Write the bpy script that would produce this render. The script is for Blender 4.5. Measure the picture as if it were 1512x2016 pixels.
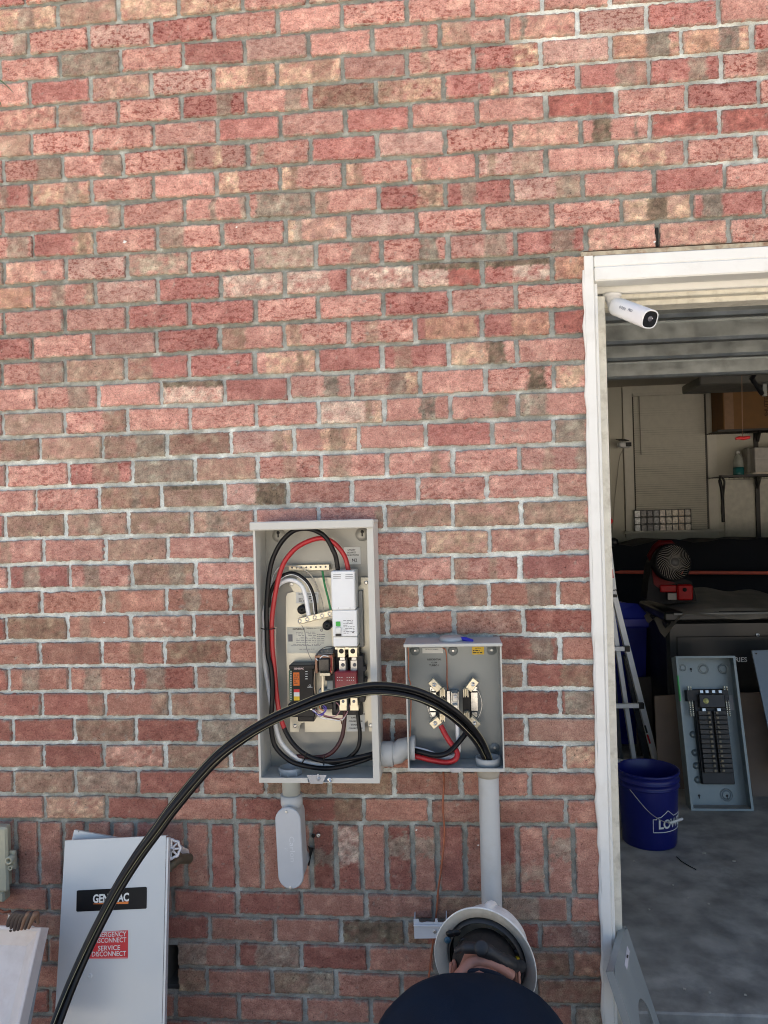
import bpy, math, random
import numpy as np
from mathutils import Vector, Matrix
random.seed(7); rng = np.random.default_rng(11)
S = bpy.context.scene
for o in list(bpy.data.objects): bpy.data.objects.remove(o)
COL = S.collection
PI = math.pi
# ------------------------------------------------------------------ camera
CAM = np.array([1.3158, -2.3399, 1.68]); PITCH, ROLL, YAW = 0.0061, -0.0260, -0.0904; FPX = 1515.0
def cam_axes():
    c, s = math.cos, math.sin
    f = np.array([s(YAW)*c(PITCH), c(YAW)*c(PITCH), s(PITCH)])
    r = np.array([c(YAW), -s(YAW), 0.0]); u = np.cross(r, f)
    return r*c(ROLL)+u*s(ROLL), -r*s(ROLL)+u*c(ROLL), f
AR, AU, AF = cam_axes()
cam = bpy.data.cameras.new('camera'); co = bpy.data.objects.new('camera', cam); COL.objects.link(co)
M = Matrix(((AR[0], AU[0], -AF[0], CAM[0]), (AR[1], AU[1], -AF[1], CAM[1]), (AR[2], AU[2], -AF[2], CAM[2]), (0, 0, 0, 1)))
co.matrix_world = M
cam.sensor_fit = 'VERTICAL'; cam.sensor_height = 36; cam.sensor_width = 27; cam.lens = FPX/2016*36
cam.clip_start = 0.05; cam.clip_end = 3000
S.camera = co
# ------------------------------------------------------------------ light
SUN_EL, SUN_AZ = 48.0, 20.0      # the sun stands behind the house, a little to the right
w = bpy.data.worlds.new('World'); S.world = w; w.use_nodes = True
nt = w.node_tree; nt.nodes.clear()
sky = nt.nodes.new('ShaderNodeTexSky'); sky.sky_type = 'NISHITA'; sky.sun_disc = False
sky.sun_elevation = math.radians(SUN_EL); sky.sun_rotation = math.radians(SUN_AZ)
sky.air_density = 1.0; sky.dust_density = 4.5; sky.ozone_density = 0.5
bg = nt.nodes.new('ShaderNodeBackground'); bg.inputs[1].default_value = 0.075
ow = nt.nodes.new('ShaderNodeOutputWorld'); nt.links.new(sky.outputs[0], bg.inputs[0]); nt.links.new(bg.outputs[0], ow.inputs[0])
sd = bpy.data.lights.new('sun', 'SUN'); sd.energy = 5.0; sd.angle = math.radians(0.5); sd.color = (1, .93, .84)
so = bpy.data.objects.new('sun', sd); COL.objects.link(so)
sdir = Vector((math.sin(math.radians(SUN_AZ))*math.cos(math.radians(SUN_EL)), math.cos(math.radians(SUN_AZ))*math.cos(math.radians(SUN_EL)), math.sin(math.radians(SUN_EL))))
so.rotation_euler = sdir.to_track_quat('Z', 'Y').to_euler(); so.location = (0, 8, 12)
S.view_settings.view_transform = 'Standard'; S.view_settings.look = 'None'; S.view_settings.gamma = 1
S.view_settings.exposure = 2.03
S.render.engine = 'CYCLES'
S.cycles.max_bounces = 10; S.cycles.diffuse_bounces = 6; S.cycles.glossy_bounces = 4
S.cycles.sample_clamp_indirect = 6; S.cycles.filter_width = 1.05
# ------------------------------------------------------------------ measuring helpers (pixel of the 1512x2016 photograph -> world)
def at(px, py, Y=0.0):
    d = AR*((px-756)/FPX)-AU*((py-1008)/FPX)+AF
    return CAM+d*((Y-CAM[1])/d[1])
def floor_at(px, py, z=0.0):
    d = AR*((px-756)/FPX)-AU*((py-1008)/FPX)+AF
    return CAM+d*((z-CAM[2])/d[2])
def X_at(px, z, Y=0.0):
    X = at(px, 1008, Y)[0]
    for _ in range(4):
        d = np.array([X, Y, z])-CAM
        e = 756+FPX*(d@AR)/(d@AF)-px
        X -= e*(d@AF)/FPX
    return X
# ------------------------------------------------------------------ object helpers
def tag(o, label=None, cat=None, group=None, kind=None):
    if label: o['label'] = label
    if cat: o['category'] = cat
    if group: o['group'] = group
    if kind: o['kind'] = kind
    return o
def thing(name, loc, label, cat, group=None, mat=None):
    o = bpy.data.objects.new(name, None); COL.objects.link(o); o.empty_display_size = .05
    if mat is not None: o.matrix_world = mat
    else: o.location = loc
    o['_org'] = [float(v) for v in loc]
    return tag(o, label, cat, group)
ORG = {}
class MB:
    def __init__(s): s.v = []; s.f = []; s.m = []; s.sm = []
    def add(s, vs, fs, mi=0, smooth=False, M=None):
        n = len(s.v)
        for p in vs:
            p = Vector([float(q) for q in p])
            if M is not None: p = M @ p
            s.v.append(tuple(p))
        for f in fs: s.f.append(tuple(i+n for i in f)); s.m.append(mi); s.sm.append(smooth)
        return s
    def box(s, a, b, mi=0, M=None, bev=0.0):
        x0, y0, z0 = [min(a[i], b[i]) for i in range(3)]; x1, y1, z1 = [max(a[i], b[i]) for i in range(3)]
        if bev <= 0:
            vs = [(x, y, z) for x in (x0, x1) for y in (y0, y1) for z in (z0, z1)]
            fs = [(0, 1, 3, 2), (4, 6, 7, 5), (0, 4, 5, 1), (2, 3, 7, 6), (0, 2, 6, 4), (1, 5, 7, 3)]
            return s.add(vs, fs, mi, False, M)
        b_ = min(bev, (x1-x0)/2.01, (y1-y0)/2.01, (z1-z0)/2.01)
        # chamfered box: 24 verts
        vs = []; idx = {}
        for i, x in enumerate((x0, x1)):
            for j, y in enumerate((y0, y1)):
                for k, z in enumerate((z0, z1)):
                    dx, dy, dz = (b_ if i == 0 else -b_), (b_ if j == 0 else -b_), (b_ if k == 0 else -b_)
                    idx[i, j, k, 0] = len(vs); vs.append((x, y+dy, z+dz))
                    idx[i, j, k, 1] = len(vs); vs.append((x+dx, y, z+dz))
                    idx[i, j, k, 2] = len(vs); vs.append((x+dx, y+dy, z))
        fs = []
        for i in (0, 1): fs.append([idx[i, 0, 0, 0], idx[i, 0, 1, 0], idx[i, 1, 1, 0], idx[i, 1, 0, 0]][::(1 if i == 0 else -1)])
        for j in (0, 1): fs.append([idx[0, j, 0, 1], idx[1, j, 0, 1], idx[1, j, 1, 1], idx[0, j, 1, 1]][::(1 if j == 0 else -1)])
        for k in (0, 1): fs.append([idx[0, 0, k, 2], idx[0, 1, k, 2], idx[1, 1, k, 2], idx[1, 0, k, 2]][::(1 if k == 0 else -1)])
        for i in (0, 1):
            for j in (0, 1): fs.append([idx[i, j, 0, 0], idx[i, j, 1, 0], idx[i, j, 1, 1], idx[i, j, 0, 1]])
            for k in (0, 1): fs.append([idx[i, 0, k, 0], idx[i, 1, k, 0], idx[i, 1, k, 2], idx[i, 0, k, 2]])
        for j in (0, 1):
            for k in (0, 1): fs.append([idx[0, j, k, 1], idx[1, j, k, 1], idx[1, j, k, 2], idx[0, j, k, 2]])
        for i in (0, 1):
            for j in (0, 1):
                for k in (0, 1): fs.append([idx[i, j, k, 0], idx[i, j, k, 1], idx[i, j, k, 2]])
        return s.add(vs, fs, mi, False, M)
    def tube(s, pts, r, n=10, mi=0, cap=True, M=None, closed=False):
        pts = [Vector([float(q) for q in p]) for p in pts]; N = len(pts)
        rs = r if hasattr(r, '__len__') else [r]*N
        vs = []; up = None
        for i, p in enumerate(pts):
            a = pts[(i-1) % N] if (i > 0 or closed) else p; b = pts[(i+1) % N] if (i < N-1 or closed) else p
            t = (b-a).normalized()
            if up is None: up = Vector((0, 0, 1)) if abs(t.z) < .9 else Vector((1, 0, 0))
            e1 = up-t*up.dot(t)
            if e1.length < 1e-6: e1 = t.orthogonal()
            e1.normalize(); e2 = t.cross(e1); up = e1
            for k in range(n):
                an = 2*PI*k/n; vs.append(p+e1*(rs[i]*math.cos(an))+e2*(rs[i]*math.sin(an)))
        fs = []
        for i in range(N if closed else N-1):
            j = (i+1) % N
            for k in range(n): fs.append((i*n+k, j*n+k, j*n+(k+1) % n, i*n+(k+1) % n))
        s.add(vs, fs, mi, True, M)
        if cap and not closed:
            s.add(vs[:n], [tuple(range(n))], mi, False, M); s.add(vs[-n:], [tuple(range(n))[::-1]], mi, False, M)
        return s
    def cyl(s, a, b, r, n=20, mi=0, M=None, r2=None): return s.tube([a, b], [r, r if r2 is None else r2], n, mi, True, M)
    def lathe(s, prof, c, axis, n=28, mi=0, M=None, sx=1.0):
        # prof: (radius, height along axis)
        ax = Vector([float(q) for q in axis]).normalized(); e1 = ax.orthogonal().normalized()
        if abs(ax.z) < .9: e1 = Vector((0, 0, 1)); e1 = (e1-ax*e1.dot(ax)).normalized()
        else: e1 = Vector((1, 0, 0)); e1 = (e1-ax*e1.dot(ax)).normalized()
        e2 = ax.cross(e1); c = Vector([float(q) for q in c]); vs = []
        for r, h in prof:
            for k in range(n): an = 2*PI*k/n; vs.append(c+ax*h+e1*(r*math.cos(an))+e2*(r*sx*math.sin(an)))
        fs = [(i*n+k, i*n+(k+1) % n, (i+1)*n+(k+1) % n, (i+1)*n+k) for i in range(len(prof)-1) for k in range(n)]
        return s.add(vs, fs, mi, True, M)
    def prism(s, poly, d, mi=0, M=None, hole=None):
        # poly: list of 3D points (planar), extruded by vector d
        d = Vector([float(q) for q in d]); P = [Vector([float(q) for q in p]) for p in poly]; n = len(P)
        if hole is None:
            s.add(P+[p+d for p in P], [tuple(range(n)), tuple(range(2*n-1, n-1, -1))]+[(i, i+n, (i+1) % n+n, (i+1) % n) for i in range(n)], mi, False, M)
        else:   # hole has same number of points
            H = [Vector([float(q) for q in p]) for p in hole]
            for off, rev in ((Vector((0, 0, 0)), 1), (d, -1)):
                s.add([p+off for p in P]+[h+off for h in H], [(i, (i+1) % n, (i+1) % n+n, i+n)[::rev] for i in range(n)], mi, False, M)
            for L_ in (P, H): s.add(L_+[p+d for p in L_], [(i, i+n, (i+1) % n+n, (i+1) % n) for i in range(n)], mi, False, M)
        return s
    def sphere(s, c, r, n=16, mi=0, sc=(1, 1, 1), M=None):
        vs = []; m = n//2; c = np.array(c, float)
        for i in range(m+1):
            th = PI*i/m
            for k in range(n):
                ph = 2*PI*k/n; vs.append((c[0]+r*sc[0]*math.sin(th)*math.cos(ph), c[1]+r*sc[1]*math.sin(th)*math.sin(ph), c[2]+r*sc[2]*math.cos(th)))
        return s.add(vs, [(i*n+k, (i+1)*n+k, (i+1)*n+(k+1) % n, i*n+(k+1) % n) for i in range(m) for k in range(n)], mi, True, M)
    def build(s, name, mats, parent=None, local=False):
        me = bpy.data.meshes.new(name); me.from_pydata(s.v, [], s.f)
        if not isinstance(mats, (list, tuple)): mats = [mats]
        for m in mats: me.materials.append(m)
        me.polygons.foreach_set('material_index', s.m); me.polygons.foreach_set('use_smooth', s.sm); me.update()
        o = bpy.data.objects.new(name, me); COL.objects.link(o)
        if parent is None:
            # give the mesh an origin at its base
            v = np.array(s.v); org = Vector(((v[:, 0].min()+v[:, 0].max())/2, (v[:, 1].min()+v[:, 1].max())/2, v[:, 2].min()))
            me.transform(Matrix.Translation(-org)); o.location = org; ORG[o.name] = Matrix.Translation(org)
        else:
            o.parent = parent
            W = world_of(parent)
            if not local: me.transform(W.inverted())
            ORG[o.name] = W
        return o
def world_of(o):
    if o.name in ORG: return ORG[o.name]
    return o.matrix_world if o.rotation_euler.to_matrix() != Matrix.Identity(3) else Matrix.Translation(o.location)
def part(name, mats, parent, fn, label=None):
    name = name.strip()
    b = MB(); fn(b); o = b.build(name, mats, parent)
    if label: o['label'] = label
    return o
def frame_thing(name, M, label, cat, group=None):
    o = bpy.data.objects.new(name, None); COL.objects.link(o); o.matrix_world = M; ORG[o.name] = M.copy()
    return tag(o, label, cat, group)
def spline(pts, n=8):
    P = [np.array(p, float) for p in pts]; P = [2*P[0]-P[1]]+P+[2*P[-1]-P[-2]]; out = []
    for i in range(1, len(P)-2):
        for k in range(n):
            t = k/n
            out.append(.5*((2*P[i])+(-P[i-1]+P[i+1])*t+(2*P[i-1]-5*P[i]+4*P[i+1]-P[i+2])*t*t+(-P[i-1]+3*P[i]-3*P[i+1]+P[i+2])*t**3))
    out.append(P[-2]); return out
def text_mesh(txt, size, M, name, mat, parent, depth=.0004, bold=0.0, align='CENTER', space=1.0, sx=1.0):
    cu = bpy.data.curves.new('t', 'FONT'); cu.body = txt; cu.size = 1.0; cu.extrude = 0; cu.offset = bold; cu.align_x = align; cu.align_y = 'CENTER'; cu.space_character = space; cu.resolution_u = 3
    ob = bpy.data.objects.new('t', cu); COL.objects.link(ob); bpy.context.view_layer.update()
    me = bpy.data.meshes.new_from_object(ob.evaluated_get(bpy.context.evaluated_depsgraph_get()))
    bpy.data.objects.remove(ob); bpy.data.curves.remove(cu)
    me.transform(Matrix.Diagonal((size*sx, size, 1, 1))); me.transform(M)
    me.materials.clear(); me.materials.append(mat); me.name = name
    o = bpy.data.objects.new(name, me); COL.objects.link(o)
    o.parent = parent; me.transform(world_of(parent).inverted()); ORG[o.name] = world_of(parent)
    return o
def face_M(o, u, v):   # text frame: origin o, right u, up v
    u = Vector([float(q) for q in u]).normalized(); v = Vector([float(q) for q in v]); v = (v-u*v.dot(u)).normalized(); n = u.cross(v)
    M = Matrix.Identity(4); M.col[0][:3] = u; M.col[1][:3] = v; M.col[2][:3] = n; M.col[3][:3] = [float(q) for q in o]
    return M
WALLM = lambda o: face_M(o, (1, 0, 0), (0, 0, 1))
# ------------------------------------------------------------------ materials
MATS = {}
def mat(name, col, rough=.5, metal=0.0, var=.12, vs=18.0, bump=0.0, bs=200.0, spec=.5, dirt=0.0, dirtcol=(.12, .1, .08), ds=6.0, coat=0.0, trans=0.0):
    if name in MATS: return MATS[name]
    m = bpy.data.materials.new(name); m.use_nodes = True; n = m.node_tree.nodes; l = m.node_tree.links; b = n['Principled BSDF']
    b.inputs['Metallic'].default_value = metal; b.inputs['Specular IOR Level'].default_value = spec
    b.inputs['Coat Weight'].default_value = coat; b.inputs['Transmission Weight'].default_value = trans
    tc = n.new('ShaderNodeTexCoord')
    no = n.new('ShaderNodeTexNoise'); no.inputs['Scale'].default_value = vs; no.inputs['Detail'].default_value = 5; l.new(tc.outputs['Object'], no.inputs['Vector'])
    mr = n.new('ShaderNodeMapRange'); mr.inputs[1].default_value = .3; mr.inputs[2].default_value = .7; mr.inputs[3].default_value = 1-var; mr.inputs[4].default_value = 1+var; l.new(no.outputs[0], mr.inputs[0])
    mx = n.new('ShaderNodeVectorMath'); mx.operation = 'SCALE'; mx.inputs[0].default_value = col; l.new(mr.outputs[0], mx.inputs['Scale'])
    last = mx.outputs[0]
    if dirt > 0:
        n2 = n.new('ShaderNodeTexNoise'); n2.inputs['Scale'].default_value = ds; n2.inputs['Detail'].default_value = 8; n2.inputs['Roughness'].default_value = .65; l.new(tc.outputs['Object'], n2.inputs['Vector'])
        m2 = n.new('ShaderNodeMapRange'); m2.inputs[1].default_value = .5; m2.inputs[2].default_value = .72; m2.inputs[3].default_value = 0; m2.inputs[4].default_value = dirt; l.new(n2.outputs[0], m2.inputs[0])
        mi = n.new('ShaderNodeMix'); mi.data_type = 'RGBA'; l.new(m2.outputs[0], mi.inputs[0]); l.new(last, mi.inputs[6]); mi.inputs[7].default_value = (*dirtcol, 1); last = mi.outputs[2]
    l.new(last, b.inputs['Base Color'])
    r2 = n.new('ShaderNodeMapRange'); r2.inputs[1].default_value = .3; r2.inputs[2].default_value = .7; r2.inputs[3].default_value = max(0, rough-.06); r2.inputs[4].default_value = min(1, rough+.08); l.new(no.outputs[0], r2.inputs[0]); l.new(r2.outputs[0], b.inputs['Roughness'])
    if bump > 0:
        n3 = n.new('ShaderNodeTexNoise'); n3.inputs['Scale'].default_value = bs; n3.inputs['Detail'].default_value = 4; l.new(tc.outputs['Object'], n3.inputs['Vector'])
        bp = n.new('ShaderNodeBump'); bp.inputs['Strength'].default_value = bump; bp.inputs['Distance'].default_value = .002; l.new(n3.outputs[0], bp.inputs['Height']); l.new(bp.outputs[0], b.inputs['Normal'])
    MATS[name] = m; return m
def wall_mat(name, kind):
    m = bpy.data.materials.new(name); m.use_nodes = True; n = m.node_tree.nodes; l = m.node_tree.links; b = n['Principled BSDF']
    b.inputs['Specular IOR Level'].default_value = .25; b.inputs['Roughness'].default_value = .9
    g = n.new('ShaderNodeNewGeometry'); at_ = n.new('ShaderNodeAttribute'); at_.attribute_name = 'Col'
    def noise(sc, det, ro, stretch=(1, 1, 1)):
        mp = n.new('ShaderNodeMapping'); mp.inputs['Scale'].default_value = stretch; l.new(g.outputs['Position'], mp.inputs['Vector'])
        t = n.new('ShaderNodeTexNoise'); t.inputs['Scale'].default_value = sc; t.inputs['Detail'].default_value = det; t.inputs['Roughness'].default_value = ro; l.new(mp.outputs[0], t.inputs['Vector']); return t.outputs[0]
    def rng_(s, a, b_, c, d):
        t = n.new('ShaderNodeMapRange'); 
        for i, q in enumerate((a, b_, c, d)): t.inputs[i+1].default_value = q
        l.new(s, t.inputs[0]); return t.outputs[0]
    def mul(c, s):
        t = n.new('ShaderNodeVectorMath'); t.operation = 'SCALE'; l.new(c, t.inputs[0]); l.new(s, t.inputs['Scale']); return t.outputs[0]
    def mix(f, a, bcol):
        t = n.new('ShaderNodeMix'); t.data_type = 'RGBA'; l.new(f, t.inputs[0]); l.new(a, t.inputs[6])
        if isinstance(bcol, tuple): t.inputs[7].default_value = (*bcol, 1)
        else: l.new(bcol, t.inputs[7])
        return t.outputs[2]
    if kind == 'brick':
        n1 = noise(78, 7, .74, (.75, 1, 1.3)); n2 = noise(260, 3, .75); n3 = noise(120, 4, .6); n4 = noise(24, 4, .6, (.8, 1, 1))
        c = at_.outputs['Color']
        tm = n.new('ShaderNodeVectorMath'); tm.operation = 'MULTIPLY'; l.new(c, tm.inputs[0]); tm.inputs[1].default_value = (.52, .30, .29)
        f1 = rng_(n1, .50, .56, 0, 1)
        ma = n.new('ShaderNodeMath'); ma.operation = 'MULTIPLY'; l.new(f1, ma.inputs[0]); l.new(at_.outputs['Alpha'], ma.inputs[1])
        c = mix(ma.outputs[0], c, tm.outputs[0])
        tl = n.new('ShaderNodeVectorMath'); tl.operation = 'MULTIPLY'; l.new(at_.outputs['Color'], tl.inputs[0]); tl.inputs[1].default_value = (1.22, 1.40, 1.36)
        f4 = rng_(n4, .50, .66, 0, .75); c = mix(f4, c, tl.outputs[0])
        c = mul(c, rng_(n2, .3, .7, .66, 1.34)); c = mul(c, rng_(n3, .62, .70, 1, .38)); c = mul(c, rng_(n4, .3, .7, .88, 1.1))
        h = n.new('ShaderNodeMath'); h.operation = 'ADD'; l.new(n1, h.inputs[0]); l.new(n2, h.inputs[1])
        bp = n.new('ShaderNodeBump'); bp.inputs['Strength'].default_value = .75; bp.inputs['Distance'].default_value = .003; l.new(h.outputs[0], bp.inputs['Height']); l.new(bp.outputs[0], b.inputs['Normal'])
    else:
        n1 = noise(9, 5, .6); n2 = noise(260, 4, .75); n3 = noise(45, 5, .65, (1, 1, 1))
        c = at_.outputs['Color']; c = mul(c, rng_(n1, .3, .7, .88, 1.12)); c = mul(c, rng_(n3, .3, .7, .8, 1.2)); c = mul(c, rng_(n2, .3, .7, .8, 1.2))
        bp = n.new('ShaderNodeBump'); bp.inputs['Strength'].default_value = .8; bp.inputs['Distance'].default_value = .003
        h = n.new('ShaderNodeMath'); h.operation = 'ADD'; l.new(n3, h.inputs[0]); l.new(n2, h.inputs[1]); l.new(h.outputs[0], bp.inputs['Height']); l.new(bp.outputs[0], b.inputs['Normal'])
    l.new(c, b.inputs['Base Color']); return m
M_BRICK = wall_mat('brick', 'brick'); M_MORTAR = wall_mat('mortar', 'mortar')
# ------------------------------------------------------------------ ground and garage shell
def lattice(p):
    i = np.floor(p).astype(np.int64); f = p-i; f = f*f*(3-2*f)
    def h(a, b, c):
        n = (a*374761393+b*668265263+c*2147483647 ^ 0x5bf03635) & 0x7fffffff
        n = ((n ^ (n >> 13))*1274126177) & 0x7fffffff
        return ((n ^ (n >> 16)) & 0xffff)/65535.0
    r = 0
    for a in (0, 1):
        for b in (0, 1):
            for c in (0, 1):
                wgt = (f[:, 0] if a else 1-f[:, 0])*(f[:, 1] if b else 1-f[:, 1])*(f[:, 2] if c else 1-f[:, 2])
                r = r+wgt*h(i[:, 0]+a, i[:, 1]+b, i[:, 2]+c)
    return r-.5
def fbm(p, oc=3): return sum(lattice(p*(2**k)+17.3*k)/2**k for k in range(oc))
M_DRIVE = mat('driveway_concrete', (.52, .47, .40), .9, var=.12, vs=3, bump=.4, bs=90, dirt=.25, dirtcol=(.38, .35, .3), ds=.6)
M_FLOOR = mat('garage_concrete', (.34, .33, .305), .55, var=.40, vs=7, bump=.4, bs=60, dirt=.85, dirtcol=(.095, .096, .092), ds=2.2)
g = MB(); g.add([(-300, -300, -.09), (300, -300, -.09), (300, 300, -.09), (-300, 300, -.09)], [(0, 1, 2, 3)]); o = g.build('ground', M_DRIVE); tag(o, kind='structure')
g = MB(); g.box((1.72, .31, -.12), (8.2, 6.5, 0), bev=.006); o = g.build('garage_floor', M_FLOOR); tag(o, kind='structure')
g = MB(); g.box((1.72, -.25, -.12), (8.2, .309, -.045), bev=.008); o = g.build('threshold_apron', mat('apron', (.16, .145, .12), .9, var=.25, vs=14, bump=.5, bs=80, dirt=.6)); tag(o, kind='structure')
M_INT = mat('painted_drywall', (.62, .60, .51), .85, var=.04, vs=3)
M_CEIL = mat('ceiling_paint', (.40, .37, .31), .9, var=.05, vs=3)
room = thing('garage_room', (4.5, 3.3, 0), 'cream painted garage room behind the open doorway, seen through it', 'garage room')
part('back_wall', M_INT, room, lambda b: b.box((1.6, 6.4, -.05), (8.3, 6.55, 3.2)))
part('side_wall', M_INT, room, lambda b: b.box((1.45, .3, -.05), (1.599, 6.6, 3.2)))
part('side_wall', M_INT, room, lambda b: b.box((8.301, .3, -.05), (8.45, 6.6, 3.2)))
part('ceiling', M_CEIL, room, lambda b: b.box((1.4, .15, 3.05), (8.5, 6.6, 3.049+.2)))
part('front_wall', M_INT, room, lambda b: (b.box((1.6, .15, 2.62), (8.3, .28, 3.048)), b.box((7.2, .15, -.05), (8.3, .28, 2.62))))
# window
M_TRIMIN = mat('interior_trim', (.66, .64, .56), .6, var=.04)
wx0, wx1, wz0, wz1 = 3.31, 4.10, 1.452, 2.97
win = part('window', M_TRIMIN, room, lambda b: (b.box((wx0-.10, 6.375, wz0), (wx0-.001, 6.399, wz1+.11)), b.box((wx1+.001, 6.375, wz0), (wx1+.10, 6.399, wz1+.11)), b.box((wx0-.001, 6.377, wz1), (wx1+.001, 6.399, wz1+.108))))
part('sill', M_TRIMIN, win, lambda b: (b.box((wx0-.13, 6.31, wz0-.03), (wx1+.13, 6.399, wz0-.001), bev=.004), b.box((wx0-.1, 6.38, wz0-.11), (wx1+.1, 6.398, wz0-.031))))
def blind(b):
    n = 62; h = (wz1-wz0-.04)/n
    b.box((wx0+.004, 6.335, wz1-.035), (wx1-.004, 6.375, wz1-.003))
    for i in range(n):
        z = wz0+.005+i*h; sag = .002*math.sin(i*.7)
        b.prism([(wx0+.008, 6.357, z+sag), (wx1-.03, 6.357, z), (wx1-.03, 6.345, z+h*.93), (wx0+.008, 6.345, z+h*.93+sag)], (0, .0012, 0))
part('blind', mat('blind_vinyl', (.62, .60, .52), .55, var=.05), win, blind)
part('glass', mat('shaded_window_glass', (.07, .065, .055), .5, var=.1), win, lambda b: b.box((wx0, 6.385, wz0), (wx1, 6.397, wz1)))  # near-black to paint the recess shadow in the gap beside the blind
part('tilt_wand', mat('wand', (.25, .23, .19), .4), win, lambda b: b.cyl(at(1258, 780, 6.32), at(1262, 895, 6.32), .005, 8))
# ------------------------------------------------------------------ brick wall
ROWS = {1:[112,232,351,477],2:[55,173,297,420,546,673,801,931,1067,1201],3:[117,237,360,481,607,733,866,999,1137,1273,1415],
4:[57,177,297,420,545,673,801,931,1065,1202,1341,1481],5:[112,232,357,483,611,740,873,1006,1138,1277,1420],
6:[61,178,302,427,552,679,808,938,1075,1214,1352,1495],7:[6,122,242,364,487,611,742,876,1005,1143,1280,1417],
8:[61,180,301,426,551,677,806,939,1075,1214,1351,1488],9:[4,119,239,363,487,616,746,877,1008,1148,1288,1427],
10:[65,186,310,437,562,687,820,952,1087,1225,1363,1505],11:[7,128,250,372,495,621,751,882,1015,1154,1294,1435],
12:[65,187,310,435,561,686,817,950,1087],13:[7,127,250,373,503,626,754,886,1016],14:[63,183,307,432,559,686,818,949,1087],
15:[3,127,247,372,501,625,752,883,1018],16:[70,193,317,442,568,694,826,957,1090],17:[5,127,250,373,504,627,756,887,1020],
18:[79,202,328,454,579,706,837,969,1090],19:[12,135,260,383,507,633,762,891,1023],20:[71,195,318,442,566,692,823,958,1094],
21:[9,129,252,377,502,627,757,891,1027],22:[85,207,330,454,580,706,834,964,1097],23:[16,137,259,384,509,635,759,891,1024],
24:[81,202,327,453,578,702,828,963,1099],25:[11,132,257,381,475,635,762,894,1030],26:[77,200,323,449,576,703,832,967,1103],
27:[17,137,260,384,509,636,766,899,1033],28:[83,206,333,458,583,709,838,970,1104],29:[25,147,267,392,518,645,772,904,1037],
30:[85,204,326,453,579,707,838,972,1112],31:[27,148,272,396,522,648,776,908,1043],32:[88,209,335,461,590,717,846,980,1114],
33:[30,76,125,170,220,267,316,365,413,465,516,565,612,661,711,762,813,862,916,967,1020,1075,1130],
34:[95,216,339,467,593,721,856,985,1121],35:[40,160,285,412,541,671,799,930,1064],36:[95,216,340,467,593,725,857,990,1125],
37:[38,160,283,407,535,663,791,922,1055],38:[97,220,345,470,600,730,862,996,1130],39:[38,160,283,410,538,668,797,928,1060]}
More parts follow.
